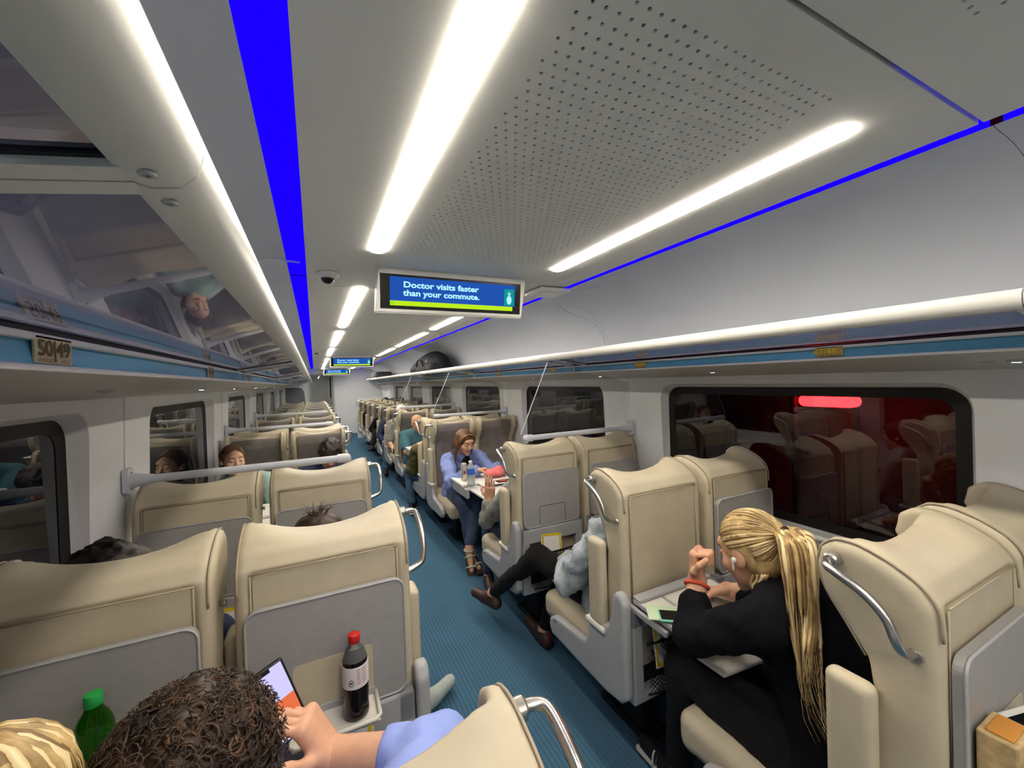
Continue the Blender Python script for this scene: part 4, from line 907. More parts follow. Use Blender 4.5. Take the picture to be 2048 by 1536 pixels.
# looser wavy locks at the end of the tail
for i in range(34):
    ph = rg.uniform(0, 6); dx = rg.uniform(-0.05, 0.03); n = len(PT); P = []
    for j in range(6, n+2):
        t = j/(n-1); q = PT[min(j, n-1)]+A(0, -0.012, -0.022)*max(0, j-n+1); P.append(q+A(dx*min(1, t)+0.014*math.sin(7*t+ph)*t, -0.025-0.012*math.sin(6*t+ph)*t+rg.uniform(-.001, .001), 0))
    G.append((P, rg.uniform(0.0035, 0.0075)))
# a loose section hanging from the nape over the shoulder
for i in range(26):
    P = smoothpts([c+F@A(-0.055+rg.uniform(-0.02, 0.01), -0.06+rg.uniform(-0.02, 0.03), -0.055), A(1.235, 0.80, 0.965)+A(rg.uniform(-.012, .012), rg.uniform(-.02, .02), rg.uniform(-.006, .006)), A(1.225, 0.755, 0.955)+A(rg.uniform(-.01, .01), rg.uniform(-.02, .02), rg.uniform(-.004, .01)), A(1.24, 0.69, 0.90)+A(rg.uniform(-.01, .01), rg.uniform(-.02, .02), 0)], 4); G.append((P, rg.uniform(0.003, 0.0055)))
strands('ponytail', body, ['hair_blond', 'hair_blond', 'hair_blond_light', 'hair_blond_dark'], G, 0.005, 5, 5)
ep = c+F@A(-0.092, 0.004, -0.008); eb = SDF(0.0035, 0.004); eb.ell(ep, (0.007, 0.009, 0.010)); eb.cone(ep+F@A(-0.002, 0.004, -0.006), ep+F@A(-0.004, 0.010, -0.030), 0.0038, 0.0032); eb.mb().build('earbud', M['white_paint'], body, True)
wl_ = np.array(J['wrL']); dl = nrm(A(0.0, 0.02, 1.0)); fa = nrm(wl_-np.array(J['elL'])); b1 = nrm(np.cross(fa, A(0, 1, 0))); b2 = np.cross(fa, b1); MB().tube([wl_-fa*0.022+0.0375*(b1*math.cos(a)+b2*math.sin(a)) for a in np.linspace(0, 2*math.pi, 19)[:-1]], 0.0065, 6, closed=True).build('bracelet', M['red_band'], body, True)
MB().tube([wl_+A(-0.004, 0.0, 0.088)+0.012*A(math.cos(a), 0.3*math.sin(a), math.sin(a)) for a in np.linspace(0, 2*math.pi, 13)[:-1]], 0.0028, 6, closed=True).build('ring', M['metal'], body, True)
for sd in ('L',):
    toe = np.array(J['toeL'])
    for q in range(3):
        P = smoothpts([toe+A(-0.042, -0.075-0.022*q, -0.018), toe+A(-0.036, -0.072-0.022*q, 0.015), toe+A(-0.022, -0.068-0.022*q, 0.030)], 3); MB().tube(P, 0.0045, 5).build('shoe_stripe', M['shoe_sole'], body, True)
# ---- passenger in the pale denim jacket (second row, right aisle)
J = dict(pelvis=(1.36, 1.62, 0.54), neck=(1.36, 1.51, 0.95), head=(1.37, 1.53, 1.04), look=(0.1, 0.9, -0.4), shL=(1.19, 1.50, 0.91), shR=(1.53, 1.50, 0.91), elL=(1.115, 1.70, 0.63), wrL=(1.26, 1.90, 0.62), elR=(1.60, 1.70, 0.66), wrR=(1.48, 1.90, 0.64),
         hipL=(1.27, 1.70, 0.53), hipR=(1.44, 1.70, 0.53), knL=(1.145, 2.07, 0.60), knR=(1.36, 2.08, 0.50), anL=(1.015, 2.47, 0.235), anR=(1.22, 2.16, 0.10), toeL=(0.965, 2.66, 0.165), toeR=(1.22, 2.36, 0.05))
cfg = dict(skin='skin', cell=0.012, shoes=True, hcell=0.008, handL=((0.3, 0.8, -0.2), (0, -0.2, -1), 1, (25, 30, 20), {}), handR=((-0.3, 0.8, -0.2), (0, -0.2, -1), -1, (25, 30, 20), {}),
           wear=[('denim_jacket', 'cloth_denim_light', 'top', dict(g=0.024, long=True, wr=0.014, sg=1.0, seed=3.0)), ('trousers', 'cloth_black2', 'bottom', dict(g=0.004, leg=0.93)), ('shoe', 'shoe_brown', 'shoe', dict(side='L')), ('shoe', 'shoe_brown', 'shoe', dict(side='R'))])
body, F, c, hs = person('person', 'seated passenger in a pale denim jacket with black trousers and a foot in the aisle', J, cfg); hair_cap(body, F, c, hs, 'hair_brown', 0.014, 0.03)
# ---- passenger raising a hand (third row, right aisle)
J = dict(pelvis=(1.35, 2.55, 0.54), neck=(1.34, 2.48, 0.95), head=(1.35, 2.52, 1.06), look=(0.1, 1, -0.2), shL=(1.185, 2.49, 0.88), shR=(1.52, 2.48, 0.90), elL=(1.125, 2.80, 0.60), wrL=(1.135, 2.755, 0.765), elR=(1.58, 2.65, 0.66), wrR=(1.50, 2.88, 0.70),
         hipL=(1.27, 2.62, 0.52), hipR=(1.43, 2.62, 0.52), knL=(1.24, 3.02, 0.54), knR=(1.43, 3.02, 0.54), anL=(1.19, 2.97, 0.11), anR=(1.36, 3.0, 0.11), toeL=(1.15, 2.82, 0.055), toeR=(1.36, 3.18, 0.055))
cfg = dict(skin='skin', cell=0.012, shoes=True, hcell=0.008, handL=((0.02, -0.06, 1.0), (0.55, 0.8, 0.0), 1, (3, 8, 8), dict(spread=0.06)), handR=((-0.2, 0.9, 0), (0, 0, -1), -1, (25, 30, 20), {}),
           wear=[('top', 'cloth_grey', 'top', dict(g=0.016, wr=0.006, sleeve=0.90)), ('trousers', 'cloth_denim', 'bottom', dict(g=0.010)), ('shoe', 'shoe_brown', 'shoe', dict(side='L')), ('shoe', 'shoe_brown', 'shoe', dict(side='R'))])
body, F, c, hs = person('person', 'passenger mostly hidden by a seat, grey sleeve, raising an open hand at the table', J, cfg); hair_cap(body, F, c, hs, 'hair_brown', 0.014, 0.03)
MB().tube([A(1.133, 2.757, 0.74)+0.034*A(math.cos(a), math.sin(a), 0) for a in np.linspace(0, 2*math.pi, 17)[:-1]], 0.005, 6, closed=True).build('watch_band', M['metal'], body, True)
s = SDF(0.008, 0.03); s.ell((1.20, 2.62, 0.555), (0.085, 0.12, 0.06)); s.ell((1.16, 2.70, 0.53), (0.05, 0.07, 0.05)); s.ell((1.24, 2.56, 0.60), (0.06, 0.06, 0.05)); s.disp = lambda P: 0.008*noise3(P, 45, 2.0)
# ---- woman in the blue hoodie at the first table
J = dict(pelvis=(1.34, 4.04, 0.52), neck=(1.33, 3.90, 0.915), head=(1.315, 3.80, 1.045), look=(0.26, -0.86, -0.34), shR=(1.165, 3.90, 0.855), shL=(1.50, 3.90, 0.855), elR=(1.125, 3.66, 0.70), wrR=(1.315, 3.475, 0.825), elL=(1.58, 3.68, 0.72), wrL=(1.53, 3.47, 0.83),
         hipR=(1.26, 3.96, 0.50), hipL=(1.43, 3.96, 0.50), knR=(1.20, 3.50, 0.54), knL=(1.33, 3.44, 0.60), anR=(1.20, 3.40, 0.12), anL=(1.155, 3.31, 0.185), toeR=(1.21, 3.22, 0.05), toeL=(1.14, 3.22, 0.045), chest=(1.335, 3.97, 0.74))
cfg = dict(skin='skin', cell=0.010, hcell=0.0045, shoes=True, brow='hair_brown', lid=-0.005, handR=((0.75, -0.45, 0.12), (0.2, -0.4, -0.8), -1, (35, 40, 25), {}), handL=((-0.35, -0.55, -0.1), (-0.2, -0.3, -0.9), 1, (35, 40, 25), {}),
           wear=[('hoodie', 'cloth_periwinkle', 'top', dict(g=0.020, wr=0.009, collar=0.024, long=True, seed=5.0)), ('jeans', 'cloth_denim', 'bottom', dict(g=0.010, leg=0.86))])
body, F, c, hs = person('person', 'woman with long brown hair in a blue hoodie facing the camera at a white table', J, cfg)
mb = MB(); s = SDF(0.008, 0.02); s.ell((1.338, 3.845, 0.825), (0.048, 0.052, 0.115)); s.mb().build('black_top', M['cloth_black2'], body, True)
hair = hair_cap(body, F, c, hs, 'hair_honey', 0.010, 0.02, 0.006, 0.012, noise=None)
G = []; rg = random.Random(11)
for i in range(190):
    sx = -1 if i % 2 else 1; a = rg.uniform(0.0, 1.0)
    st = A(sx*0.006+rg.uniform(-0.004, 0.004), 0.070-0.15*a, 0.118-0.03*a*a-0.012*(1-a)); m1 = A(sx*(0.080+rg.uniform(-.004, .006)), 0.055-0.115*a, 0.030); m2 = A(sx*(0.088+rg.uniform(-.008, .01)), 0.040-0.11*a, -0.075); m3 = A(sx*(0.084+rg.uniform(-.012, .014)), 0.048-0.115*a+rg.uniform(-.01, .01), -0.165-rg.uniform(0, .03)); m4 = A(sx*(0.072+rg.uniform(-.02, .02)), 0.062-0.11*a+rg.uniform(-.01, .01), -0.215-rg.uniform(0, .045))
    G.append(([c+F@p for p in smoothpts([st, (st+m1)*0.5+A(sx*0.012, 0.004, 0.022), m1, m2, m3, m4], 3)], rg.uniform(0.0038, 0.0065)))
strands('long_hair', body, ['hair_honey', 'hair_brown', 'hair_honey', 'hair_honey_light'], G, 0.005, 5, 12)
for sd in 'LR':
    an, toe = np.array(J['an'+sd]), np.array(J['toe'+sd]); d = nrm(toe-an); ss = MB(); fr = frame(d)
    so = SDF(0.008, 0.01); so.rbox((an+toe)/2+fr@A(0, 0.01, -0.055 if sd == 'L' else -0.03)*0.6, (0.038, np.linalg.norm(toe-an)/2+0.05, 0.010), 0.009, fr); o = so.mb().build('sandal_sole', M['shoe_brown'], body, True)
    for t in (0.35, 0.85):
        p = an+(toe-an)*t; MB().tube([p+fr@A(0.041*math.cos(a), 0, 0.034*math.sin(a)-0.004) for a in np.linspace(-0.3, math.pi+0.3, 12)], 0.006, 6).build('sandal_strap', M['strap_mint'], o, True)
    MB().tube([an+A(0.043*math.cos(a), 0.043*math.sin(a), 0.0) for a in np.linspace(0, 2*math.pi, 17)[:-1]], 0.006, 6, closed=True).build('ankle_strap', M['strap_mint'], o, True)
# ---- girl in the olive jacket behind
J = dict(pelvis=(1.31, 4.87, 0.52), neck=(1.27, 4.93, 0.86), head=(1.285, 5.00, 0.995), look=(0.1, 0.95, -0.3), shL=(1.095, 4.95, 0.815), shR=(1.40, 4.93, 0.81), elL=(1.035, 5.00, 0.575), wrL=(1.16, 5.22, 0.64), elR=(1.48, 5.08, 0.62), wrR=(1.38, 5.25, 0.78),
         hipL=(1.22, 4.93, 0.50), hipR=(1.38, 4.93, 0.50), knL=(1.06, 5.26, 0.51), knR=(1.38, 5.30, 0.53), anL=(1.07, 5.20, 0.11), anR=(1.34, 5.25, 0.11), toeL=(1.04, 5.05, 0.055), toeR=(1.33, 5.10, 0.055))
cfg = dict(skin='skin', cell=0.012, hcell=0.008, shoes=True, handL=((0.5, 0.6, 0.3), (0, -0.2, -1), 1, (30, 30, 20), {}), handR=((-0.4, 0.5, 0.4), (0, -0.2, -1), -1, (30, 30, 20), {}),
           wear=[('jacket', 'cloth_olive', 'top', dict(g=0.024, wr=0.009, long=True)), ('jeans', 'cloth_denim_mid', 'bottom', dict(g=0.012)), ('shoe', 'shoe_black', 'shoe', dict(side='L', sole=True)), ('shoe', 'shoe_black', 'shoe', dict(side='R', sole=True))])
body, F, c, hs = person('person', 'seated passenger in an olive jacket and jeans seen from behind', J, cfg); hair_cap(body, F, c, hs, 'hair_blond', 0.016, 0.05)
G = []
for i in range(60):
    a = rg.uniform(-1.9, 1.9); P = [c+F@A(0.08*math.sin(a), -0.08*math.cos(a)-0.01, 0.05-0.06*j+rg.uniform(-.006, .006)) for j in range(6)]; G.append((P, rg.uniform(0.005, 0.009)))
strands('long_hair', body, ['hair_honey_light', 'hair_blond', 'hair_blond_dark'], G, 0.006, 4)
# ---- bald man in teal
J = dict(pelvis=(1.34, 6.02, 0.53), neck=(1.34, 5.93, 0.93), head=(1.325, 5.86, 1.065), look=(0.28, -0.9, -0.25), shR=(1.145, 5.93, 0.885), shL=(1.53, 5.93, 0.885), elR=(1.13, 5.72, 0.69), wrR=(1.345, 5.58, 0.815), elL=(1.58, 5.72, 0.70), wrL=(1.42, 5.58, 0.82),
         hipR=(1.26, 5.95, 0.50), hipL=(1.43, 5.95, 0.50), knR=(1.16, 5.56, 0.53), knL=(1.43, 5.56, 0.53), anR=(1.16, 5.58, 0.11), anL=(1.42, 5.58, 0.11), toeR=(1.15, 5.43, 0.055), toeL=(1.42, 5.43, 0.055))
cfg = dict(skin='skin_tan', cell=0.012, hcell=0.006, build=1.12, hscale=1.05, shoes=True, handR=((0.7, -0.3, 0.15), (0, 0.2, -1), -1, (30, 35, 20), {}), handL=((-0.7, -0.3, 0.1), (0, 0.2, -1), 1, (30, 35, 20), {}),
           wear=[('polo_shirt', 'cloth_teal', 'top', dict(g=0.016, sleeve=0.40, collar=0.014, wr=0.006, long=True)), ('trousers', 'cloth_navy', 'bottom', dict(g=0.012)), ('shoe', 'shoe_black', 'shoe', dict(side='R')), ('shoe', 'shoe_black', 'shoe', dict(side='L'))])
body, F, c, hs = person('person', 'bald man with glasses in a teal polo shirt facing the camera', J, cfg)
hair_cap(body, F, c, hs, 'hair_brown', 0.001, 0.0, front=0.10, noise=None, name='cropped_hair', extra=None) if False else None
mb = MB()
for sx in (-1, 1):
    mb.tube([c+F@A(sx*0.032+0.024*math.cos(a), 0.104, 0.010+0.017*math.sin(a))*hs for a in np.linspace(0, 2*math.pi, 15)[:-1]], 0.003, 5, closed=True); mb.tube([c+F@A(sx*0.056, 0.100, 0.014)*hs, c+F@A(sx*0.082, 0.03, 0.014)*hs, c+F@A(sx*0.082, -0.01, 0.010)*hs], 0.0028, 5)
mb.tube([c+F@A(-0.010, 0.106, 0.012)*hs, c+F@A(0.010, 0.106, 0.012)*hs], 0.003, 5); mb.build('glasses', M['black_plastic'], body, True)
# ---- sleeping woman by the left window, dark haired man beside her
J = dict(pelvis=(-0.50, 4.05, 0.53), neck=(-0.56, 3.96, 0.94), head=(-0.615, 3.92, 1.075), look=(0.42, -0.88, -0.05), shR=(-0.665, 3.96, 0.87), shL=(-0.38, 3.96, 0.87), elR=(-0.665, 3.80, 0.66), wrR=(-0.52, 3.72, 0.60), elL=(-0.32, 3.82, 0.64), wrL=(-0.46, 3.70, 0.60),
         hipR=(-0.58, 3.96, 0.50), hipL=(-0.42, 3.96, 0.50), knR=(-0.58, 3.58, 0.53), knL=(-0.42, 3.58, 0.53), anR=(-0.58, 3.58, 0.11), anL=(-0.42, 3.58, 0.11), toeR=(-0.58, 3.42, 0.055), toeL=(-0.42, 3.42, 0.055))
cfg = dict(skin='skin_pale', cell=0.012, hcell=0.0055, lid=-0.006, shoes=True, handR=((0.7, -0.3, 0), (0, 0, -1), -1, (25, 30, 20), {}), handL=((-0.7, -0.3, 0), (0, 0, -1), 1, (25, 30, 20), {}),
           wear=[('top', 'cloth_mint', 'top', dict(g=0.016)), ('trousers', 'cloth_denim', 'bottom', dict(g=0.012)), ('shoe', 'shoe_black', 'shoe', dict(side='R')), ('shoe', 'shoe_black', 'shoe', dict(side='L'))])
body, F, c, hs = person('person', 'woman with brown hair and closed eyes leaning by the left window', J, cfg); hair_cap(body, F, c, hs, 'hair_honey', 0.009, 0.05, 0.0065, -0.008, cut=1.30)
def simple(label, x, y, fc, hair, top, bottom, skin='skin', dz=0.0, lean=0.06, hx=0.0, hgrow=0.014, hnoise=(0.006, 70), look=None, cell=0.013, legs=None, arms=None, sleeve=0.97, shoec='shoe_black', low=0.02, build=1.0, hdy=0.0):
    """seated passenger; fc=+1 faces away from the camera, -1 towards it; y is the seat rear plane"""
    P = lambda dx, dy, z: (x+dx*fc, y+fc*dy, z)
    J = dict(pelvis=P(0, 0.30, 0.54), neck=P(hx*0.6, 0.24+lean*0.5, 0.95+dz), head=P(hx, 0.25+lean+hdy, 1.08+dz), look=look or (0.05, fc, -0.15), shR=P(0.175, 0.23+lean*0.4, 0.885+dz), shL=P(-0.175, 0.23+lean*0.4, 0.885+dz), elR=P(0.19, 0.36, 0.66), wrR=P(0.08, 0.52, 0.63), elL=P(-0.19, 0.36, 0.66), wrL=P(-0.08, 0.52, 0.63),
             hipR=P(0.085, 0.38, 0.51), hipL=P(-0.085, 0.38, 0.51), knR=P(0.09, 0.76, 0.53), knL=P(-0.09, 0.76, 0.53), anR=P(0.09, 0.75, 0.11), anL=P(-0.09, 0.75, 0.11), toeR=P(0.09, 0.91, 0.055), toeL=P(-0.09, 0.91, 0.055))
    for dct in (legs, arms):
        if dct: J.update(dct)
    hd = lambda sd, th: ((0.4*(-1 if sd == 'R' else 1)*fc, fc*0.8, -0.1), (0, 0, -1), th, (25, 30, 20), dict(cell=0.005))
    cfg = dict(skin=skin, cell=cell, hcell=0.0085, shoes=True, build=build, handR=hd('R', -1), handL=hd('L', 1), wear=[('top', top, 'top', dict(g=0.016, sleeve=sleeve)), ('trousers', bottom, 'bottom', dict(g=0.012)), ('shoe', shoec, 'shoe', dict(side='R')), ('shoe', shoec, 'shoe', dict(side='L'))])
    r = person('person', label, J, cfg)
    if hair: hair_cap(*r, hair, hgrow, low, 0.009, noise=hnoise)
    return r
simple('dark curly haired man with bowed head facing the camera on the left aisle', 0.045, 4.37, -1, 'hair_dark', 'cloth_navy', 'cloth_denim', dz=-0.035, lean=0.17, hx=-0.06, hgrow=0.022, hnoise=(0.008, 90), look=(0.0, -0.75, -0.66), hdy=0.03)
# second row left: only hair shows above the seats, a grey shoe in the aisle
body, F, c, hs = simple('second left aisle passenger with a hair tuft above the headrest and a pale shoe', -0.005, 1.27, 1, 'hair_brown', 'cloth_grey', 'cloth_denim', dz=-0.005, hgrow=0.016, shoec='shoe_grey',
       legs=dict(knR=(0.22, 1.98, 0.54), anR=(0.42, 1.97, 0.115), toeR=(0.59, 2.08, 0.055)))
G = []
for i in range(40):
    a = rg.uniform(0, 6.3); q = rg.uniform(0, 0.02); P = smoothpts([c+F@A(q*math.cos(a)-0.0, -0.03+q*math.sin(a), 0.105), c+F@A(2*q*math.cos(a)+0.005, -0.03+2*q*math.sin(a), 0.135), c+F@A(3.4*q*math.cos(a)+rg.uniform(0, .02), -0.03+3*q*math.sin(a), 0.150+rg.uniform(-.02, .018))], 3); G.append((P, 0.0035))
strands('hair_bun', body, ['hair_brown', 'hair_brown_light'], G, 0.004, 4)
simple('dark haired passenger in the second left window seat, hair just above the headrest', -0.485, 1.27, 1, 'hair_dark', 'cloth_navy', 'cloth_black2', dz=-0.005, hgrow=0.026, hnoise=(0.010, 70), hx=-0.08)
# ---- nearest row left: curly man with phone, blond woman
J = dict(pelvis=(0.0, 0.63, 0.54), neck=(-0.09, 0.62, 1.00), head=(-0.162, 0.66, 1.120), look=(0.12, 0.90, -0.40), shL=(-0.28, 0.62, 0.96), shR=(0.075, 0.59, 0.985), elR=(0.175, 0.735, 0.955), wrR=(0.005, 0.840, 0.945), elL=(-0.30, 0.78, 0.76), wrL=(-0.16, 0.96, 0.74),
         hipL=(-0.08, 0.72, 0.52), hipR=(0.09, 0.72, 0.52), knL=(-0.10, 1.08, 0.54), knR=(0.10, 1.08, 0.54), anL=(-0.10, 1.08, 0.11), anR=(0.10, 1.06, 0.11), toeL=(-0.10, 1.22, 0.055), toeR=(0.10, 1.2, 0.055))
cfg = dict(skin='skin', cell=0.011, hcell=0.007, shoes=True, build=1.05, handR=((-0.42, 0.18, 0.75), (-0.75, 0.2, -0.35), 1, (40, 45, 30), dict(tc=(5, 5), cell=0.0034)), handL=((0.4, 0.7, -0.2), (0, 0, -1), 1, (25, 30, 20), dict(cell=0.005)),
           wear=[('shirt', 'cloth_shirt_blue', 'top', dict(g=0.020, sleeve=0.62, wr=0.008)), ('trousers', 'cloth_denim', 'bottom', dict(g=0.012)), ('shoe', 'shoe_black', 'shoe', dict(side='L')), ('shoe', 'shoe_black', 'shoe', dict(side='R'))])
body, F, c, hs = person('person', 'man with curly brown hair and blue shirt holding a phone in the nearest row', J, cfg)
hair = hair_cap(body, F, c, hs, 'hair_brown', 0.018, 0.03, 0.007, 0.01, noise=(0.006, 80))
G = []; rg = random.Random(21)
for i in range(1500):
    v = nrm(A(rg.gauss(0, 1), rg.gauss(0, 1)-0.25, rg.gauss(0.35, 1)))
    if v[1] > 0.72 or v[2] < -0.72 or (v[1] > 0.45 and v[2] < 0.05): continue
    base = A(0, -0.018, 0.024)+v*A(0.092, 0.108, 0.098); tx = nrm(np.cross(v, A(rg.gauss(0, 1), rg.gauss(0, 1), rg.gauss(0, 1)))); ty = np.cross(v, tx); r = rg.uniform(0.006, 0.015); a0 = rg.uniform(0, 6.3); tn = rg.uniform(3.2, 6.0); P = []
    for t in np.linspace(0, 1, 9):
        a = a0+tn*t; P.append(c+F@(base+tx*r*math.cos(a)*(1-0.3*t)+ty*r*math.sin(a)*(1-0.3*t)+v*(0.004+0.016*t)))
    G.append((P, rg.uniform(0.0016, 0.0034)))
strands('curls', hair, ['hair_brown', 'hair_brown', 'hair_dark', 'hair_brown_light'], G, 0.005, 5, 8)
ph = thing('mobile_phone', 'black smartphone with a lit screen held by the curly haired man', 'phone', (-0.075, 0.905, 1.02))
fz = nrm(A(-0.30, 0.10, 0.85)); fn = nrm(A(0.10, -0.80, 0.42)); fn = nrm(fn-fz*(fn@fz)); fx = np.cross(fz, fn)*-1; Rp_ = np.stack([fx, fn, fz], 1); pc = A(-0.088, 0.905, 1.035)
MB().bbox((-0.037, -0.0045, -0.075), (0.037, 0.0045, 0.075), 0.004, 2).xf(Rp_, pc).build('case', M['black_plastic'], ph)
def flat(name, x0, z0, x1, z1, mat, par, R_, c0, off=0.0050): return mk(name, [c0+R_@A(x0, off, z0), c0+R_@A(x1, off, z0), c0+R_@A(x1, off, z1), c0+R_@A(x0, off, z1)], [(0, 1, 2, 3)], mat, par)
flat('screen', -0.033, -0.070, 0.033, 0.070, M['phone_screen'], ph, Rp_, pc); flat('picture', -0.033, -0.035, 0.033, 0.005, M['phone_orange'], ph, Rp_, pc, 0.0053); flat('notch', -0.012, 0.063, 0.012, 0.071, M['black_plastic'], ph, Rp_, pc, 0.0055)
J2 = dict(pelvis=(-0.48, 0.63, 0.54))
body, F, c, hs = simple('blond woman in the nearest left window seat, only hair in view', -0.50, 0.33, 1, 'hair_blond', 'cloth_cream', 'cloth_denim', dz=0.075, hx=0.150, lean=0.05, hgrow=0.012, hnoise=(0.002, 60))
G = []
for i in range(170):
    a = rg.uniform(-2.7, 2.7); P = []
    for t in np.linspace(0, 1, 9):
        el = 1.45-1.75*t; P.append(c+F@(A(0, -0.018, 0.03)+A(0.096*math.sin(a)*math.cos(el), -0.110*math.cos(a)*math.cos(el), 0.104*math.sin(el) if el > 0 else -0.14*(-el))+A(rg.uniform(-.002, .002), rg.uniform(-.002, .002), 0)))
    if a*a < 5.5: G.append((P, rg.uniform(0.005, 0.009)))
strands('long_hair', body, ['hair_blond', 'hair_blond', 'hair_blond_light', 'hair_blond_dark'], G, 0.006, 5, 4)
MB().tube(smoothpts([c+F@A(0.075, -0.03, 0.075), c+F@A(0.0, -0.035, 0.128), c+F@A(-0.075, -0.03, 0.075)], 6), 0.016, 8).build('hair_roll', M['hair_blond'], body, True)
# ---- passengers farther down on the right
body, F, c, hs = simple('man in grey shirt and white cap behind the teal shirted man', 1.325, 7.33, -1, None, 'cloth_grey', 'cloth_denim', lean=0.16, hx=0.02, sleeve=0.42, dz=0.085, arms=dict(elR=(1.10, 6.98, 0.66), wrR=(1.12, 6.78, 0.60)))
s = SDF(0.009, 0.01); s.ell(c+F@A(0, -0.014, 0.050), A(0.086, 0.102, 0.078), F); s.ell(c+F@A(0, 0.0, -0.06), A(0.2, 0.2, 0.075), F, 0.01, 's'); s.ell(c+F@A(0, 0.10, 0.032), A(0.070, 0.075, 0.010), F); s.mb().build('cap', M['cloth_cream'], body, True)
simple('passenger in a navy top and jeans, second row behind the teal shirted man', 1.325, 8.30, -1, 'hair_dark', 'cloth_navy', 'cloth_denim_mid', lean=0.05, hx=-0.03, dz=-0.03, arms=dict(elR=(1.08, 8.02, 0.66), wrR=(1.13, 7.86, 0.58)), legs=dict(knR=(1.13, 7.60, 0.53), anR=(1.10, 7.52, 0.11), toeR=(1.08, 7.38, 0.055)))
simple('passenger in black with a crossed bare leg by the aisle', 1.325, 9.27, -1, 'hair_dark', 'cloth_black', 'cloth_black2', skin='skin_dark', dz=-0.04, arms=dict(elR=(1.06, 9.00, 0.70), wrR=(1.12, 8.80, 0.62)), legs=dict(knR=(1.10, 8.60, 0.64), anR=(0.98, 8.42, 0.42), toeR=(0.93, 8.34, 0.36)))
simple('dark haired passenger near the far end by the right aisle', 1.325, 11.21, -1, 'hair_dark', 'cloth_black', 'cloth_black2', skin='skin_dark', dz=-0.02, cell=0.016)
simple('passenger in the far right window seat with black hair', 1.80, 12.18, -1, 'hair_dark', 'cloth_black', 'cloth_black2', skin='skin_dark', dz=0.03, hgrow=0.03, cell=0.016)
simple('far left window passenger facing the camera', -0.50, 9.27, -1, 'hair_brown', 'cloth_black', 'cloth_denim', dz=0.0, cell=0.016)
# ================================================================= small things
def bottle(name, label, c, h, r, mats, prof, parts):
    t = thing(name, label, 'bottle', c)
    for pn, p, m in parts: MB().lathe([(rr*r, hh*h) for rr, hh in p], c, 24).build(pn, m, t, True, angle=50)
    return t
pmat('cola', '#140806', 0.15, spec=0.6); pmat('clear_plastic', '#e8eef0', 0.08, trans=0.9, ior=1.2); glassmat('green_plastic', '#7fc64e', 1.45, 0.03); pmat('cap_red', '#c4201c', 0.4); pmat('cap_green', '#1f9b46', 0.4); pmat('cap_white', '#eeeeea', 0.4); pmat('label_white', '#e9e2e2', 0.5); pmat('label_blue', '#3f6fd0', 0.5); pmat('print_rose', '#b58a90', 0.6); pmat('print_dark', '#3a2f33', 0.6); pmat('can_silver', '#cfcabd', 0.35, metal=0.5); pmat('can_red', '#8a3a2a', 0.5); pmat('pink', '#ee7f82', 0.6, var=(25, 0.12), bump=(40, 0.3)); pmat('frosted', '#dfe4e4', 0.35, trans=0.6, ior=1.15)
BODY = [(0.80, 0.0), (0.95, 0.02), (1.0, 0.06), (0.96, 0.16), (1.0, 0.26), (1.0, 0.66), (0.93, 0.73), (0.72, 0.81), (0.46, 0.87), (0.40, 0.89), (0.40, 0.93)]
LB = A(LA+0.055, 1.27-0.082, 0.7455)
t = bottle('soda_bottle', 'dark cola bottle with red cap and white label on the fold down shelf', tuple(LB), 0.222, 0.0335, None, None,
   [('liquid', [(0.80, 0.0), (0.95, 0.02), (1.0, 0.06), (0.96, 0.16), (1.0, 0.26), (1.0, 0.66), (0.95, 0.71), (0.01, 0.712)], M['cola']), ('neck', [(0.95, 0.71), (0.72, 0.81), (0.46, 0.87), (0.40, 0.89), (0.40, 0.93), (0.01, 0.93)], M['clear_plastic']), ('cap', [(0.0, 0.90), (0.45, 0.90), (0.47, 0.905), (0.45, 0.995), (0.42, 1.0), (0.0, 1.0)], M['cap_red'])])
lab = MB().lathe([(0.0345, 0.090), (0.0346, 0.092), (0.0346, 0.145), (0.0345, 0.147)], tuple(LB), 32).build('label', M['label_white'], t, True, angle=40)
def curved(name, prt, cbase, rad, a0, a1, z0, z1, mat):
    mb = MB(); n = 5; V = []
    for i in range(n): 
        a = a0+(a1-a0)*i/(n-1); V += [cbase+A(rad*math.cos(a), rad*math.sin(a), z0), cbase+A(rad*math.cos(a), rad*math.sin(a), z1)]
    mb.add(V, [(2*i, 2*i+2, 2*i+3, 2*i+1) for i in range(n-1)]); return mb.build(name, mat, prt)
for q in range(7):
    curved('print_line', lab, LB, 0.0349, -1.55, -1.25, 0.138-0.006*q, 0.1405-0.006*q, M['print_rose']); curved('print_line', lab, LB, 0.0349, -1.15, -0.75, 0.138-0.006*q, 0.1405-0.006*q, M['print_rose'])
MB().tube([LB+A(0.0349*math.cos(-1.95+0.18*math.cos(a)), 0.0349*math.sin(-1.95+0.18*math.cos(a)), 0.108+0.008*math.sin(a)) for a in np.linspace(0, 2*math.pi, 17)[:-1]], 0.0007, 4, closed=True).build('print_ring', M['print_dark'], lab)
curved('print_word', lab, LB, 0.0349, -2.05, -1.85, 0.106, 0.110, M['print_dark'])
GB = A(LW+0.03, 1.27-0.082, 0.7455)
bottle('soda_bottle', 'green plastic soda bottle with green cap at lower left', tuple(GB), 0.255, 0.034, None, None, [('body', BODY[:-1]+[(0.01, 0.90)], M['green_plastic']), ('cap', [(0.0, 0.90), (0.45, 0.90), (0.47, 0.905), (0.45, 0.995), (0.42, 1.0), (0.0, 1.0)], M['cap_green'])])
WB = A(1.165, 3.225, 0.763)
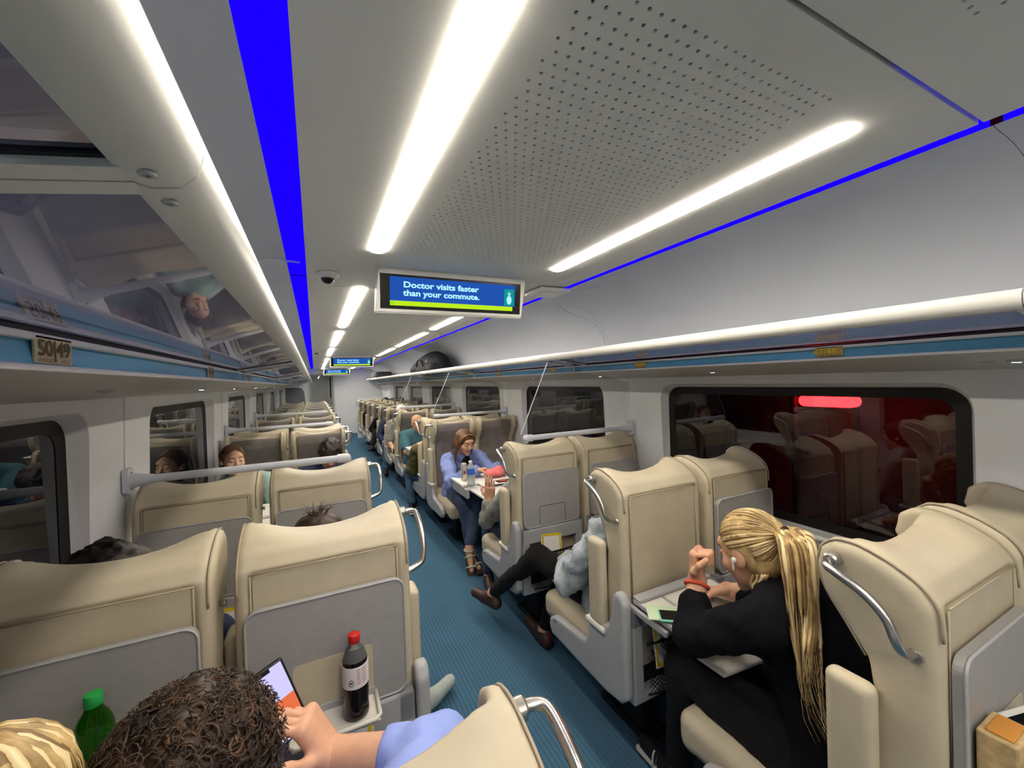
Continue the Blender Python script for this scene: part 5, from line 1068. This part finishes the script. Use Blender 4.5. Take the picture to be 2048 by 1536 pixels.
bottle('water_bottle', 'clear water bottle with blue label and white cap on the white table', tuple(WB), 0.21, 0.0335, None, None, [('body', BODY[:-1]+[(0.01, 0.90)], M['frosted']), ('label', [(1.02, 0.46), (1.03, 0.47), (1.03, 0.69), (1.02, 0.70)], M['label_blue']), ('cap', [(0.0, 0.90), (0.45, 0.90), (0.47, 0.905), (0.45, 0.995), (0.42, 1.0), (0.0, 1.0)], M['cap_white'])])
t = thing('drink_can', 'slim pale drink can beside the water bottle on the white table', 'can', (1.175, 3.43, 0.763))
MB().lathe([(0.022, 0), (0.027, 0.006), (0.0275, 0.14), (0.022, 0.153), (0.021, 0.152)], (1.175, 3.43, 0.763), 20).build('can_body', M['can_silver'], t, True, angle=40)
curved('emblem', t, A(1.175, 3.43, 0.763), 0.0279, -2.0, -1.3, 0.06, 0.09, M['can_red'])
s = SDF(0.007, 0.02); s.ell((1.46, 3.40, 0.800), (0.10, 0.07, 0.036)); s.ell((1.50, 3.42, 0.825), (0.05, 0.04, 0.03)); s.ell((1.41, 3.38, 0.81), (0.05, 0.04, 0.03)); s.disp = lambda P: 0.005*noise3(P, 60, 1.0)
tag(s.mb().build('snack_bag', M['pink'], None, True), 'crumpled pink snack bag on the white table by the woman', 'bag')
t = thing('mobile_phone', 'phone in an orange brown case lying on the white table', 'phone', (1.44, 3.20, 0.763)); MB().bbox((1.39, 3.165, 0.763), (1.51, 3.235, 0.773), 0.004).build('case', M['shoe_brown'], t); MB().box((1.42, 3.175, 0.7731), (1.48, 3.215, 0.7736)).build('cover_patch', M['red_band'], t)
tag(MB().bbox((1.24, 3.08+0.06, 0.7635), (1.44, 3.30, 0.7650), 0.0005).build('paper_sheet', M['paper'], None), 'white sheet of paper on the table beside the water bottle', 'paper')
# tray of the woman in black
trz = 0.7495-0.012
t = thing('mobile_phone', 'phone in a mint green case on the near tray table', 'phone', (1.19, 1.085, trz)); Rt = frame(nrm(A(-0.8, 0.60, 0)))
MB().bbox((-0.036, -0.074, 0), (0.036, 0.074, 0.009), 0.004).xf(Rt, (1.19, 1.075, trz+0.003)).build('case', M['phone_mint'], t); MB().bbox((-0.031, -0.069, 0.0088), (0.031, 0.069, 0.0096), 0.0003).xf(Rt, (1.19, 1.075, trz+0.003)).build('screen', M['screen_black'], t)
tag(MB().bbox((-0.05, -0.085, 0), (0.05, 0.085, 0.004), 0.001).xf(Rt, (1.185, 1.115, trz)).build('notepad', M['note_green']), 'pale green notepad under the mint green phone', 'notepad')
tag(MB().tube([(1.40, 1.115, trz+0.012), (1.50, 1.06, trz+0.045)], [0.003, 0.0045], 8).build('pen', M['black_plastic'], None, True), 'dark pen held over the near tray table', 'pen')
t = thing('laptop', 'closed grey laptop on the lap of the woman in black', 'laptop', (1.29, 0.95, 0.62)); Rl = frame(nrm(A(0.10, 1.0, -0.10)))
MB().bbox((-0.09, -0.11, 0), (0.09, 0.11, 0.014), 0.005).xf(Rl, (1.275, 0.985, 0.632)).build('shell', M['tray_top'], t)
# safety cards in seat pockets
def card(x, y, z, label, tilt=0.0):
    t = thing('safety_card', label, 'card', (x, y, z-0.1), group='safety cards'); Rc = np.array(Matrix.Rotation(tilt, 3, 'Y')) @ np.array(Matrix.Rotation(math.radians(-12), 3, 'X'))
    MB().bbox((-0.075, -0.001, -0.10), (0.075, 0.001, 0.10), 0.0005).xf(Rc, (x, y, z)).build('sheet', M['paper'], t)
    mb = MB(); 
    for a, b in (((-0.070, -0.095), (-0.058, 0.095)), ((0.058, -0.095), (0.070, 0.095)), ((-0.070, 0.080), (0.070, 0.095)), ((-0.070, -0.095), (0.070, -0.080))): mb.box((a[0], -0.0022, a[1]), (b[0], -0.0012, b[1]))
    mb.xf(Rc, (x, y, z)).build('yellow_border', M['yellow'], t)
card(LA+0.02, 1.27-0.045, 0.60, 'yellow bordered safety card in the pocket below the cola bottle', 0.15)
card(RA_-0.03, 2.22-0.05, 0.575, 'yellow bordered safety card in the third right aisle seat pocket', 0.12)
card(RW_-0.10, 2.22-0.05, 0.575, 'yellow bordered safety card in the third right window seat pocket', -0.1)
card(RA_-0.06, 1.27-0.05, 0.56, 'safety card in the pocket under the deployed near tray', 0.1)
card(LW+0.10, 2.22-0.05, 0.575, 'yellow bordered safety card in the third left window seat pocket', 0.1)
# luggage on the right rack
pmat('bag_black', '#0a0b10', 0.75, var=(12, 0.3), bump=(40, 0.3)); pmat('bag_strap', '#0a0a0d', 0.7); pmat('case_dark', '#2b2c30', 0.5)
t = thing('duffel_bag', 'bulky black bag on the right luggage rack', 'bag', (1.60, 6.15, 1.765))
s = SDF(0.014, 0.05); s.ell((1.66, 6.10, 1.945), (0.20, 0.50, 0.172)); s.ell((1.60, 6.62, 1.88), (0.17, 0.30, 0.105)); s.rbox((1.64, 6.2, 1.85), (0.18, 0.62, 0.075), 0.06); s.disp = lambda P: 0.010*noise3(P, 24, 1.0); s.mb().build('bag_body', M['bag_black'], t, True)
MB().tube(smoothpts([(1.455, 5.95, 1.90), (1.445, 6.05, 1.985), (1.445, 6.25, 1.985), (1.455, 6.35, 1.90)], 5), 0.010, 8).build('strap', M['bag_strap'], t, True); MB().bbox((1.452, 5.72, 1.95), (1.458, 5.80, 1.962), 0.002).build('tag_plate', M['metal'], t)
t = thing('suitcase', 'dark small suitcase at the far end of the right luggage rack', 'suitcase', (1.65, 11.5, 1.765)); MB().bbox((1.44, 11.0, 1.765), (1.86, 11.9, 1.975), 0.04, 3).build('shell', M['case_dark'], t, True, angle=40); MB().tube([(1.43, 11.3, 1.87), (1.41, 11.32, 1.87), (1.41, 11.55, 1.87), (1.43, 11.57, 1.87)], 0.012, 8).build('handle', M['metal'], t); MB().bbox((1.432, 11.05, 1.80), (1.442, 11.85, 1.83), 0.004).build('trim_strip', M['grey_plastic'], t)
# snacks on the shelf behind the nearest right aisle seat
SX, SY, SZ = RA_, 0.345, 0.7455
pmat('snack_yellow', '#c2a878', 0.6, var=(30, 0.3)); pmat('snack_red', '#a01c22', 0.5); pmat('snack_orange', '#c88a3e', 0.55)
t = thing('snack_box', 'open snack box with red edge on the fold down shelf at lower right', 'box', (SX-0.10, SY-0.07, SZ))
MB().bbox((SX-0.185, SY-0.085, SZ), (SX-0.095, SY-0.030, SZ+0.185), 0.004).build('carton', M['snack_yellow'], t); MB().bbox((SX-0.188, SY-0.089, SZ), (SX-0.092, SY-0.084, SZ+0.14), 0.002).build('red_edge', M['snack_red'], t); MB().bbox((SX-0.175, SY-0.078, SZ+0.185), (SX-0.105, SY-0.04, SZ+0.189), 0.002).build('window_film', M['snack_orange'], t)
t = thing('tablet', 'white framed tablet propped on the fold down shelf at lower right', 'tablet', (SX+0.02, SY-0.09, SZ)); Rq = frame(nrm(A(0.25, 1, 1.1)))
MB().bbox((-0.065, -0.10, -0.004), (0.065, 0.10, 0.004), 0.003).xf(Rq, (SX-0.05, SY-0.105, SZ+0.095)).build('frame', M['white_paint'], t); MB().bbox((-0.057, -0.090, 0.0038), (0.057, 0.090, 0.0048), 0.0004).xf(Rq, (SX-0.05, SY-0.105, SZ+0.095)).build('screen', M['screen_black'], t)
# outside: a red signal lamp beyond the nearest right window, lighting an added dark wall that catches its glow
t = thing('signal_lamp', 'glowing red lamp outside the nearest right window', 'lamp', (3.6, 1.72, 1.40)); pmat('night_wall', '#3a3536', 0.9, var=(3, 0.2))
MB().prism(rrect(1.54, 1.355, 1.93, 1.445, 0.044, 6), 3.56, 3.64, 0).build('lens', M['red_light'], t); MB().bbox((3.55, 1.50, 1.445), (3.65, 1.97, 1.50), 0.02).build('housing', M['dark'], t); MB().tube([(3.60, 1.99, -0.6), (3.60, 1.99, 1.48)], 0.03, 10).build('post', M['dark'], t)
t = thing('red_light_backdrop', 'dark trackside wall outside the right windows lit red', 'wall', (4.2, 2.0, -0.6))
for k in range(9): MB().bbox((4.15, -3.0+1.2*k, -0.6), (4.30, -1.82+1.2*k, 2.3), 0.02).build('wall_slab', M['night_wall'], t)
